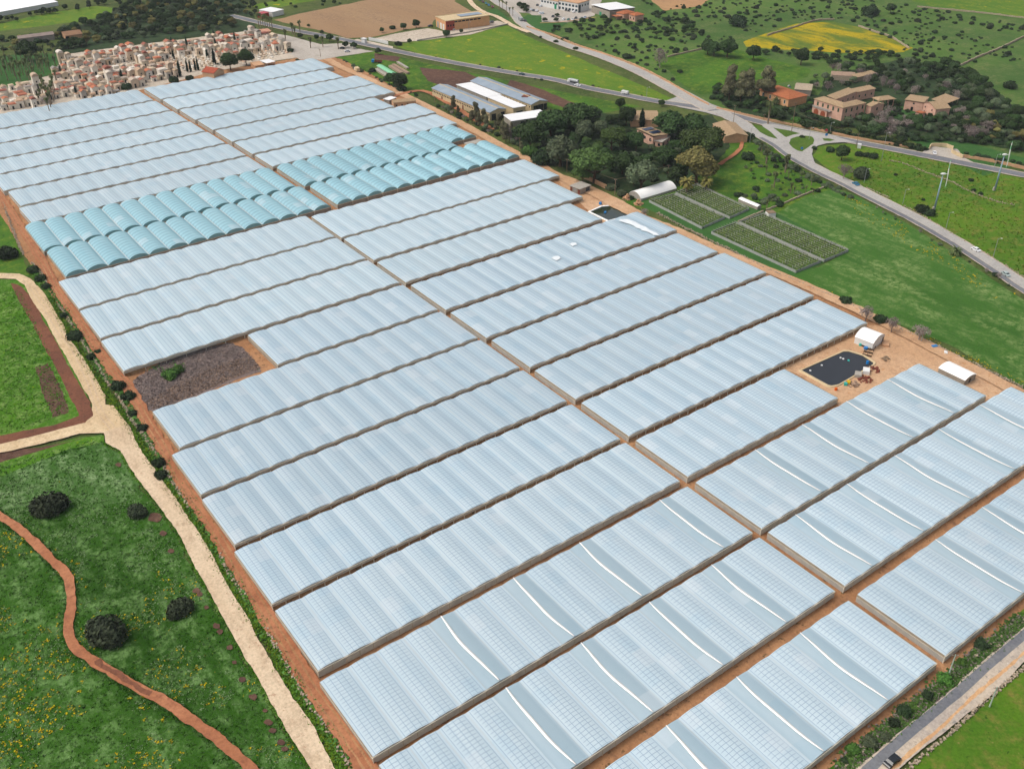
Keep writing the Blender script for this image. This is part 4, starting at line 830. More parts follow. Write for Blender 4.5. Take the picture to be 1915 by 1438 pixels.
LOW=wp([(300,116),(350,104),(430,112),(500,94),(546,98),(480,116),(400,128),(330,138)]); LOW2=wp([(190,128),(250,118),(262,126),(200,138)])
cem_obj=[]; nch=0
CHURCH=at(392,138)
def clear_ok(x,y,rad=0):
    for cx,cy,rz,hx,hy in BLC:
        dx,dy=x-cx,y-cy; ca,sa=math.cos(-rz),math.sin(-rz); u,v=dx*ca-dy*sa,dx*sa+dy*ca
        if abs(u)<hx+rad and abs(v)<hy+rad: return False
    return True
bld('chapel','cemetery church with red gable roof and small white annex','church',(378,135),(397,128),(400,138),6,'gable',2.4,tanw,tiler,axis='y')
bld('chapel_annex','white annex with red roof beside the cemetery church','annex',(398,138),(412,134),(394,132),4,'shed',.8,white,tiler,wins=[('b',4,1.6,.7,.8)])
y=640.
while y<960:
    x=60+U(0,4)
    while x<470:
        xx,yy=x+U(-.4,.4),y+U(-.35,.35)
        white_zone=inpoly(xx,yy,CPW)
        if (inpoly(xx,yy,CPB) or (white_zone and R()<.7)) and not inpoly(xx,yy,LOW) and not inpoly(xx,yy,LOW2) and R()<.93 and clear_ok(xx,yy,3.5) and nch<298:
            px_,py_=project((xx,yy,0)); v=random.choice((0,1,2,2,3,5,5,7,7,6,2,4) if R()<.9 else (4,0)); r=CH[v]
            wc=random.choice(WC[:2]) if white_zone or R()<.25 else random.choice(WC); rc=random.choice(RCo[3:]) if white_zone else random.choice(RCo)
            dk='white' if wc in WC[:2] else ('grey' if wc in('cfc6b8','bdb6ac') else 'tan'); rf={0:'gabled',1:'gabled',3:'gabled',6:'gabled',4:'vaulted'}.get(v,'flat')
            zone='left edge' if white_zone else ('back row' if py_<92 else ('right part' if px_>420 else ('middle' if py_<125 else 'front part')))
            rcn={'b27864':'red','a8705e':'red','a0685a':'red','c07a5c':'red','b5745c':'red'}.get(rc,'pale')
            n=r.copy(); col.objects.link(n); n.location=(xx,yy,0); n.rotation_euler=(0,0,U(-.06,.06)); s=U(.85,1.3); n.scale=(s,s,s*U(.7,1.15))
            n['label']='%s tomb chapel with %s %s roof, %s of the cemetery'%(dk,rcn,rf,zone); n['group']='%s %s %s tomb chapels, %s'%(dk,rcn,rf,zone)
            for c in kids(r):
                d=c.copy(); col.objects.link(d); d.parent=n; d.color=lin(wc) if c.name.startswith('wall') else lin(rc)
            nch+=1
        x+=U(4.6,6.2)
    y+=9.2 if int(y/9)%3 else 6.5
GV=[]
for v in range(3):
    m=MB(); m.box(-.6,.6,-1.1,1.1,0,.45+.2*v); m.box(-.45,.45,.9,1.15,.45,1.2+.5*v); m.box(-.7,.7,-1.2,1.2,0,.2); GV.append(mesh('grave',m.v,m.f,[tomb]))
ng=0
for Pz in (LOW,LOW2):
    xs=[p[0] for p in Pz]; ys=[p[1] for p in Pz]; y=min(ys)
    while y<max(ys):
        x=min(xs)+U(0,1)
        while x<max(xs):
            if inpoly(x,y,Pz) and R()<.8 and ng<290 and clear_ok(x,y,1.5):
                o=obj('grave',GV[ng%3]); o.location=(x,y+U(-.4,.4),0); o.rotation_euler=(0,0,U(-.1,.1)); s=U(1,1.5); o.scale=(s,s,s); o.color=lin(random.choice(WC[:7]+['e0c4ae','d6cfc4'])); tag(o,'low pale grave slab with headstone in the open cemetery ground','grave','graves between the tomb chapels'); ng+=1
            x+=U(2.6,3.8)
        y+=4.6
for r in CH:
    for c in kids(r): bpy.data.objects.remove(c)
    bpy.data.objects.remove(r)
# ------------------------------------------------------------------ vehicles
def car_parts():
    r=empty('parked_car',(0,0,-50)); prof=[(-2.1,.35),(-2.15,.75),(-1.9,.95),(-1.35,1.0),(-.85,1.42),(.75,1.45),(1.25,1.02),(1.95,.92),(2.15,.65),(2.1,.35)]
    def ext(P,w0,name,m,parent,inset=None):
        mb=MB(); n=len(P); a=[(x,-(w0 if z<1.03 else w0-.14),z) for x,z in P]; b=[(x,(w0 if z<1.03 else w0-.14),z) for x,z in P]
        for i in range(n): j=(i+1)%n; mb.quad(a[i],b[i],b[j],a[j])
        mb.poly(a[::-1]); mb.poly(b); return mb.build(name,m,parent)
    ext(prof,.88,'body',carp,r)
    g=MB()
    for s_ in (-1,1): g.poly([(x,s_*y,z) for x,y,z in ((-1.2,.895,1.04),(-.82,.76,1.36),(.7,.76,1.38),(1.1,.895,1.05))])
    g.quad((-1.38,-.76,1.03),(-1.38,.76,1.03),(-.9,.66,1.40),(-.9,-.66,1.40)); g.quad((1.27,-.76,1.04),(1.27,.76,1.04),(.8,.66,1.43),(.8,-.66,1.43)); g.build('windows',darkhole,r)
    for sx in(-1.3,1.3):
        for sy in(-.8,.8): m=MB(); m.tube((sx,sy-.12,.32),(sx,sy+.12,.32),.33,n=10); m.build('wheel',black,r)
    for sy in(-.6,.6): m=MB(); m.box(2.02,2.17,sy-.18,sy+.18,.6,.76); m.build('headlight',white,r)
    adopt(r); return r
CAR=car_parts()
def car(px,to,c,label,s=1.0,z=.3,name=None,group=None):
    p=at(*px); t=at(*to); rz=math.atan2(t.y-p.y,t.x-p.x); r=dup(CAR,(p.x,p.y,z),rz,s); r['label']=label; r['category']='car'
    if group: r['group']=group
    if name: r.name=name
    for o in bpy.data.objects:
        pass
    return r
def setcol(r,c):
    for o in ch(r): o.color=lin(c)
def ch(r): return [o for o in col.objects if o.parent==r]
CARS=[((1824,470),(1800,458),'e4e6e6','white car on the right road driving away beside the palm'),((1880,516),(1900,530),'a4b2ae','silver car on the right road beyond the white car'),
((1600,347),(1590,341),'2a6f8e','blue car on the right road below the junction'),((1747,289),(1748,292),'e8e8e8','white car at the walled gate forecourt'),
((1080,162),(1100,166),'e4e6e6','small white car following the tanker lorry'),((976,141.5),(960,138),'20424a','dark teal car on the main road left of the tanker'),
((1667,1427),(1690,1408),'1c2024','black car on the bottom right road'),((640,92.5),(650,93),'18242c','dark car parked under the car park trees'),((650,98.5),(660,98),'c8ccd0','silver car parked by the car park exit'),
((982,41.5),(975,37),'3a3c40','dark car beside the grey lorry on the palm road'),((805,51),(812,50),'20242c','dark car left of the warehouse'),((846,57.5),(855,57),'dcdcdc','white car in front of the red brick corner'),((1242-93,0-20),(0,0),'x','')]
for px,to,c,lb in CARS[:-1]:
    r=car(px,to,c,lb,1.05); setcol(r,c); r.name='car'
LOTC=[(897,2),(903,5.5),(909,8.5),(914,12),(921,15),(1005,12),(1011,13.5),(1022,7.5),(1030,9.5),(1042,17),(1048,18.5),(1059,21),(1064,22),(1073,24.5),(1004,22.5),(998,22),(993,20.5),(1010,27),(1015,27),(1034,33),(1054,38),(1063,39),(1071,39),(1077,36),(1088,37),(1094,35),(915,44),(921,43.5)]
LC=['3a7f96','6a3a4a','3a8490','3d7fa8','8c2c44','2a3438','dfe3e6','dcdcdc','20282c','dfe3e6','22303a','1c2226','2a2c30','f0f0f0','dfe3e6','26404a','d8dce0','e0e4e8','b8c4cc','1c2c3c','e4e8ec','2c6a5c','dce0e4','1c3038','3a5a7a','a8b4c4','e8e8e8','3a4048']
for k,(p,c) in enumerate(zip(LOTC,LC)):
    cn='pale' if int(c[:2],16)>150 else ('dark' if int(c[:2],16)<48 else 'coloured')
    r=car(p,(p[0]+3,p[1]-3 if k>4 else p[1]+6),c,'%s car parked in the works car park at the top'%cn,1.05,group='%s cars in the works car park'%cn); setcol(r,c); r.name='parked_car'
for o in kids(CAR): bpy.data.objects.remove(o)
bpy.data.objects.remove(CAR)
def truck(px,to,label,name,cat,cab,body,L=8,tank=False,h=3.0,empty_bed=False,z=.25):
    p=at(*px); t=at(*to); r=empty(name,(p.x,p.y,z),math.atan2(t.y-p.y,t.x-p.x),label,cat)
    m=MB(); m.box(L/2-2,L/2-.3,-1.15,1.15,.5,2.4,j=.0); m.box(L/2-.3,L/2,-1.1,1.1,.5,1.4); m.build('cab',cab,r); m=MB(); m.box(L/2-.32,L/2-.22,-1.0,1.0,1.4,2.2); m.build('windscreen',darkhole,r)
    m=MB()
    if tank: m.tube((-L/2,0,1.9),(L/2-2.3,0,1.9),1.15,n=16)
    elif empty_bed: m.box(-L/2,L/2-2.2,-1.2,1.2,.9,1.1); m.box(-L/2,L/2-2.2,-1.2,-1.1,1.1,1.7); m.box(-L/2,L/2-2.2,1.1,1.2,1.1,1.7)
    else: m.box(-L/2,L/2-2.1,-1.25,1.25,.9,h)
    m.build('load_body',body,r); m=MB(); m.box(-L/2,L/2-.4,-.5,.5,.55,.85); m.build('chassis',black,r)
    for sx in (-L/2+1,-L/2+2.3,L/2-1.2):
        for sy in (-.95,.95): m=MB(); m.tube((sx,sy-.15,.5),(sx,sy+.15,.5),.5,n=10); m.build('wheel',black,r)
truck((1072,156.5),(1055,152.5),'tanker lorry with silver tank on the main road','tanker_lorry','lorry',white,steel,9,True)
truck((1168.5,177.5),(1150,174),'white van on the main road above the trees','van','van',white,white,5,h=2.3)
truck((668,135),(660,128),'white box lorry on the path beside the greenhouse ends','lorry','lorry',white,cream,7.5,h=3.2)
truck((705,118.5),(690,118),'old blue flatbed lorry in the grassy plot','lorry','lorry',blue,rust,8,empty_bed=True)
truck((974,40),(966,34),'grey lorry on the palm lined road','lorry','lorry',smat('grey_cab','4c5054',.5,.3,.1),steel,7,h=2.8)
# ------------------------------------------------------------------ poles, lamps, turbines
def lamp(base,top,label,name='street_lamp',m=None,head=True,arm=1.2,r=.09):
    b,h=height(base,top); t=empty(name,(b.x,b.y,0),math.atan2(-.6,.8),label,'street lamp' if head else 'utility pole')
    m=m or steel; k=MB(); k.tube((0,0,-.1),(0,0,h),r*1.5,r,8); k.build('pole',m,t)
    if head:
        k=MB(); k.tube((0,0,h),(arm,0,h+.15),r*.8,n=6); k.build('arm',m,t); k=MB(); k.box(arm-.1,arm+.6,-.18,.18,h+.05,h+.22); k.build('lamp_head',white,t)
    else:
        k=MB(); k.box(-.8,.8,-.06,.06,h-.5,h-.35); k.build('crossarm',wood,t)
        k=MB(); k.tube((-.6,0,h-.35),(-.6,0,h-.15),.06,n=6); k.build('insulator',white,t); k=MB(); k.tube((.6,0,h-.35),(.6,0,h-.15),.06,n=6); k.build('insulator',white,t)
    return b,h
tallm=smat('pale_green_pole','a8b8a8',.5,.4,.1)
for b,t,lb,hd in [((1648,302),(1652,249),'tall lamp post between the road and the round shrubs',1),((1480,248),(1487,193),'tall pole beside the road left of the villa',0),((1512.7,263),(1515,240),'lamp post on the teardrop traffic island',1),
 ((1551.5,250.6),(1554,230),'short lamp post above the junction, in front of the hedge',1),((1600.6,278),(1605.5,250.6),'pole with white cabinet right of the junction',0),((1615.6,343),(1619,317),'lamp post beside the blue car',1),
 ((1859,314.5),(1865,289.5),'lamp post behind the right wind turbine',1),((1688,382.6),(1692,355),'lamp post by the wall left of the left turbine',1),((1769,427.7),(1774.7,398),'lamp post by the wall below the left turbine',1),
 ((1857.4,480),(1865,447),'lamp post by the wall above the silver car',1),((1772.7,1265),(1785,1224),'pale green pole at the lowest greenhouse corner',0),((1850,1322),(1865,1284),'leaning pale pole in the bottom right meadow',0),
 ((1722,641),(1723,623),'short lamp beside the purple shrub in the sandy yard',1),((1149.7,365),(1151,335),'wooden pole left of the polytunnel',0),((1249,331.6),(1250,309),'wooden pole in front of the ochre tree',0),((972,281),(971.5,258),'concrete pole beside the path right of the arched greenhouses',0),
 ((1060,322),(1059,298),'pole beside the sandy path below the pines',0),((1402,268),(1401,240),'lamp post beside the lower road at the farmhouse',1),((1428,226),(1430,214),'pole at the main road bend left of the junction',0),
 ((813,192),(813,180),'pole beside the greenhouse ends left of the long barn',0),((891,219),(891,206),'pole at the near corner of the long barn',0),((599.5,107),(598.5,92),'pole in the middle of the car park',0),((888,226),(887,207),'twin pole by the dense hedge at the long barn',0),
 ((1209,184),(1210,164),'lamp post at the field corner above the junction',1),((877,58),(877,42),'lamp post in front of the warehouse',1),((1371,233),(1372,197),'pole beside the stone farmhouse',0)]:
    lamp(b,t,lb,'street_lamp' if hd else 'utility_pole',None if hd else (tallm if 'pale' in lb else wood),hd,r=.09 if hd else .13)
def cable(a,b,za,zb,label):
    A,B=at(*a),at(*b); k=MB(); P=[]
    for i in range(17): t=i/16; p=A.lerp(B,t); P.append((p.x,p.y,za+(zb-za)*t-3*t*(1-t)))
    for i in range(16): k.tube(P[i],P[i+1],.05,n=4,cap=False)
    tag(k.build('overhead_cable',wood),label,'cable')
_,h1=height((1149.7,365),(1151,335)); _,h2=height((1249,331.6),(1250,309)); _,h0=height((1060,322),(1059,298))
cable((1149.7,365),(1249,331.6),h1-.2,h2-.2,'overhead cable from the polytunnel pole to the ochre tree pole'); cable((1060,322),(1149.7,365),h0-.2,h1-.2,'overhead cable in front of the pines')
_,h1=height((1480,248),(1487,193)); _,h2=height((1600.6,278),(1605.5,250.6)); cable((1480,248),(1600.6,278),h1*.7,h2-.2,'overhead cable crossing in front of the villa')
CR=(M@Vector((1,0,0))); CR.z=0; CR.normalize(); crz=math.atan2(CR.y,CR.x)
for b,t,lb in (((1747,394),(1763,327),'left small wind turbine with blue-grey mast in the tussock meadow'),((1860,357),(1878.5,291),'right small wind turbine with mast base near the stone wall')):
    p,h=height(b,t); r=empty('wind_turbine',(p.x,p.y,0),crz,lb,'wind turbine','small wind turbines in the meadow')
    k=MB(); k.tube((0,0,-.1),(0,0,h),.55,.22,14); k.build('mast',smat('blue_grey_mast','8fa6b4',.4,.5,.1),r,True)
    k=MB(); k.box(-1.0,-.3,-.5,.5,0,2.0); k.build('switch_box',concrete,r)
    me=bpy.data.meshes.new('nacelle'); bm=bmesh.new(); bmesh.ops.create_uvsphere(bm,u_segments=16,v_segments=10,radius=1); bmesh.ops.scale(bm,vec=(1.35,.75,.6),verts=bm.verts); bm.to_mesh(me); bm.free(); me.materials.append(white); me.polygons.foreach_set('use_smooth',[True]*len(me.polygons))
    obj('nacelle',me,r,(0.1,0,h+.3)); k=MB(); k.tube((1.2,0,h+.3),(2.5,0,h+.3),.2,.12,10); hub=k.build('hub',white,r)
    for sg in (1,-1):
        k=MB(); N=10; bm_=[]
        for i in range(N):
            t0,t1=i/N,(i+1)/N; f=lambda t:(2.4+.25*math.sin(t*2.2)*(-1 if sg>0 else 1),.42*(1-.75*t)+.06,h+.3+sg*7.0*t)
            (x0,c0,z0),(x1,c1,z1)=f(t0),f(t1); mm=1 if .35<t0<.62 and sg>0 or t0>.85 else 0
            for e in (-.07,.07):
                k.quad((x0+e,-c0,z0),(x0+e,c0,z0),(x1+e,c1,z1),(x1+e,-c1,z1),mm)
            for e in(-1,1): k.quad((x0-.07,e*c0,z0),(x0+.07,e*c0,z0),(x1+.07,e*c1,z1),(x1-.07,e*c1,z1),mm)
        k.build('blade',[white,greenr],r)
def sign(px,label,m=blue,h=2.6,s=.8,rnd=False):
    p=at(*px); r=empty('road_sign',(p.x,p.y,.2),math.atan2(-.5,.8)*0+.9-PI/2,label,'road sign'); k=MB(); k.tube((0,0,0),(0,0,h),.05,n=6); k.build('post',steel,r)
    k=MB(); k.tube((0,-.04,h),(0,.04,h),s/1.6,n=20) if rnd else k.box(-s/2,s/2,-.05,.05,h-s/2,h+s/2); k.build('panel',m,r); return r,k
sign((1544,262),'blue road sign on the small right traffic island',s=1.4,h=3); sign((1499,282),'round blue sign at the tip of the teardrop island',s=1.2,h=1.2,rnd=True); 
redm=smat('red_sign','b83a44',.5,.3,.05); sign((1543.6,256),'red and blue round signs above the small right island',redm,h=3.8,s=1.2,rnd=True); sign((1551,228.5),'small sign with white plate at the villa hedge',white,s=.8)
slab((1606.5,277),2.6,2.0,2.2,white,'white electric cabinet right of the junction','electric_cabinet','cabinet')
# ------------------------------------------------------------------ vegetation
def leafq(mb,c,nrm,s):
    n=(nrm+Vector((U(-1,1),U(-1,1),U(-1,1)))*.9).normalized(); u=n.orthogonal().normalized(); v=n.cross(u); a=U(0,6.28); u,v=u*math.cos(a)+v*math.sin(a),v*math.cos(a)-u*math.sin(a)
    w_=s*U(.7,1.3); h=s*U(.6,1.1); mb.quad(tuple(c-u*w_*.5-v*h*.5),tuple(c+u*w_*.5-v*h*.4),tuple(c+u*w_*.45+v*h*.5),tuple(c-u*w_*.4+v*h*.5))
def crown(blobs,dens,ls,core=True,flat=0):
    mb=MB()
    for (c,r) in blobs:
        c=Vector(c); r=Vector(r) if not isinstance(r,(int,float)) else Vector((r,r,r)); area=(r.x*r.y+r.y*r.z+r.x*r.z)/3
        for i in range(int(dens*area)):
            d=Vector((random.gauss(0,1),random.gauss(0,1),random.gauss(0,1))).normalized()
            if d.z<-.55: continue
            k=U(.82,1.06)+.12*noise.noise(d*2.5+c); p=c+Vector((d.x*r.x,d.y*r.y,d.z*r.z))*k
            if p.z<.05: p.z=U(.05,.3)
            leafq(mb,p,d,ls)
        if core:
            N=8; base=len(mb.v)
            for a in range(5):
                ph=-PI/2+PI*a/4
                for b in range(N):
                    th=2*PI*b/N; k=.78*(1+.15*noise.noise(Vector((a,b,c.x)))); mb.v.append((c.x+r.x*k*math.cos(ph)*math.cos(th),c.y+r.y*k*math.cos(ph)*math.sin(th),max(.02,c.z+r.z*k*math.sin(ph))))
            for a in range(4):
                for b in range(N): j=(b+1)%N; mb.f.append((base+a*N+b,base+a*N+j,base+(a+1)*N+j,base+(a+1)*N+b)); mb.m.append(0)
    return mb
def cl(n,rad,zc,h,br,seed):
    random.seed(seed); out=[]
    for i in range(n):
        a=2*PI*i/n+U(-.4,.4); d=rad*U(.35,1); out.append(((math.cos(a)*d,math.sin(a)*d,zc+U(-h,h)),br*U(.7,1.15)))
    out.append(((0,0,zc+h*.6),br*1.15)); return out
PRO={}   # kind -> list of (root, width, centre height)
def proto(kind,mb,m,width,zc,trunk=None,tm=None,name='tree',extra=None):
    if trunk is None: r=mb.build(name,m); r.location=(0,0,-80)
    else: r=empty(name,(0,0,-80)); mb.build('crown',m,r); trunk.build('trunk',tm or bark,r)
    adopt(r); PRO.setdefault(kind,[]).append((r,width,zc))
def trunkmb(h,r0,r1,limbs=4,spread=2.,zt=None):
    t=MB(); t.tube((0,0,-.1),(.1,.1,h*.55),r0,r0*.75,8,cap=False); t.tube((.1,.1,h*.55),(0,0,h),r0*.75,r1,8)
    for i in range(limbs): a=2*PI*i/limbs+.4; t.tube((.05,.05,h*.5),(math.cos(a)*spread,math.sin(a)*spread,h*.95),r0*.5,r1*.5,6)
    return t
for v in range(4):
    for kd,mt in (('bush','bush'),('bushg','bushg'),('olive','olive'),('carob','carob')):
        if kd!='bush' and v>1: continue
        b=[(( 0,0,.9),(1.7,1.6,1.25))]+[((math.cos(a)*1.2,math.sin(a)*1.2,U(.6,1.1)),U(.8,1.15)) for a in (v*.7+.2,v*.7+2.1,v*.7+3.9,v*.7+5.1)]
        if kd=='carob': b=[((0,0,.95),(1.9,1.8,1.55)),((.9,.5,.8),1.35),((-.8,-.7,.8),1.3)]
        proto(kd,crown(b,(120 if kd in('bush','bushg') else 210),.34),LF[mt],4.4,.9,name={'bush':'shrub','bushg':'green_shrub','olive':'olive_shrub','carob':'carob_bush'}[kd])
for v in range(3):
    b=cl(9,2.6,4.6,1.3,1.9,11+v); proto('tree',crown(b,120,.48),LF['tree'],8.4,4.6,trunkmb(4.2,.28,.12),name='broad_tree')
    b=cl(8,2.3,3.4,1.0,1.6,31+v); proto('olivet',crown(b,120,.38),LF['olive'],7.2,3.4,trunkmb(3,.3,.12),name='olive_tree')
for v in range(2):
    b=cl(12,3.9,6.4,.7,1.9,51+v)+[((0,0,7.0),(3.2,3.2,1.5))]; proto('pine',crown(b,130,.42),LF['pine'],11,6.4,trunkmb(5.6,.32,.16,6,3.2),name='umbrella_pine')
    b=cl(12,2.8,5.2,1.8,1.7,71+v); proto('ochre',crown(b,150,.42),LF['ochre'],8.6,5.2,trunkmb(4,.35,.15),name='ochre_tree')
    b=cl(6,1.5,5,2,1.5,91+v)+cl(5,1.1,9,1.8,1.3,95+v); proto('euca',crown(b,110,.4),LF['euca'],5.6,6.8,trunkmb(7,.25,.1),name='eucalyptus_tree')
b=[((0,0,z),(1.15*(1-abs(z-3.2)/11)**1,1.15*(1-abs(z-3.2)/11),1.5)) for z in (1.4,3,4.6,6.2)]+[((0,0,7.9),(.75,.75,1.7)),((0,0,9.6),(.35,.35,1.6))]
proto('cyp',crown(b,300,.3),LF['cyp'],2.4,5.5,trunkmb(1.5,.18,.1,0),name='cypress')
def palm(h,fr,L,droop,w_,skirt=0):
    mb=MB(); random.seed(int(h*7+fr))
    for i in range(fr):
        a=2*PI*i/fr*1.618*3; el=U(-.35,1.2); prev=Vector((0,0,h)); d=Vector((math.cos(a)*math.cos(el),math.sin(a)*math.cos(el),math.sin(el))); side=Vector((-math.sin(a),math.cos(a),0)); K=5
        for k in range(K):
            nx=prev+d*L/K; d=(d+Vector((0,0,-droop))).normalized(); ww=w_*(1-abs((k+.5)/K-.4)*1.1)
            for sg in (-1,1): o=side*sg*ww+Vector((0,0,-ww*.5)); mb.quad(tuple(prev),tuple(nx),tuple(nx+o*.8),tuple(prev+o))
            prev=nx
    for i in range(skirt): a=U(0,6.28); z=h-U(.2,1.8); mb.quad((math.cos(a)*.3,math.sin(a)*.3,z),(math.cos(a+.3)*.3,math.sin(a+.3)*.3,z),(math.cos(a+.3)*.7,math.sin(a+.3)*.7,z-1.0),(math.cos(a)*.7,math.sin(a)*.7,z-1.0))
    return mb
def ptrunk(h,r): t=MB(); t.tube((0,0,-.1),(0,0,h),r,r*.7,8); return t
proto('palmtall',palm(10,34,1.7,.35,.42,30),LF['palm'],3.2,10,ptrunk(10,.3),pbark,'fan_palm')
proto('palmmid',palm(6,34,1.6,.35,.42,30),LF['palm'],3.0,6,ptrunk(6,.3),pbark,'fan_palm')
proto('phoenix',palm(2.2,46,3.0,.28,.4),LF['palm'],5.6,2.6,ptrunk(2.2,.4),pbark,'date_palm'); proto('palmy',palm(3.5,40,2.6,.3,.45),LF['palmy'],4.8,3.6,ptrunk(3.5,.35),pbark,'yellowing_palm')
for v in range(2):
    t=MB(); random.seed(200+v)
    def br(p,d,L,r,dep):
        q=p+d*L; t.tube(tuple(p),tuple(q),r,r*.6,4 if dep<3 else 6,cap=False)
        if dep>0:
            for k in range(4): br(q if k else p+d*L*.6,(d+Vector((U(-1,1),U(-1,1),U(-.2,.8)))*.75).normalized(),L*U(.55,.8),r*.6,dep-1)
    br(Vector((0,0,0)),Vector((0,0,1)),1.9,.22,4)
    c=crown(cl(8,2.0,4.2,1.4,1.4,210+v),60,.28,False); proto('bare',c,LF['bare'],6,4.0,t,LF['bare'],'leafless_tree')
random.seed(99)
def pxm(p):
    a=project(p); b=project((p[0]+CR.x,p[1]+CR.y,p[2])); return math.hypot(a[0]-b[0],a[1]-b[1])
VEG={}
def plant(kind,px,py,wpx,label,group=None,cat=None,hs=1.0,world=None,size=None):
    r,w_,zc=random.choice(PRO[kind])
    if world is None:
        p=at(px,py,3); k=pxm(p); size=wpx/k; s=size/w_; p=at(px,py,zc*s*hs); x,y=p.x,p.y
    else: (x,y)=world; s=size/w_
    o=dup(r,(x,y,0),U(0,6.28),s,label,group,sz=s*hs*U(.92,1.08)); o['category']=cat or ('shrub' if kind in('bush','bushg','olive','carob') else ('palm' if 'palm' in kind or kind=='phoenix' else 'tree'))
    if 'group' in o and not group: del o['group']
    VEG[kind]=VEG.get(kind,0)+1; return o
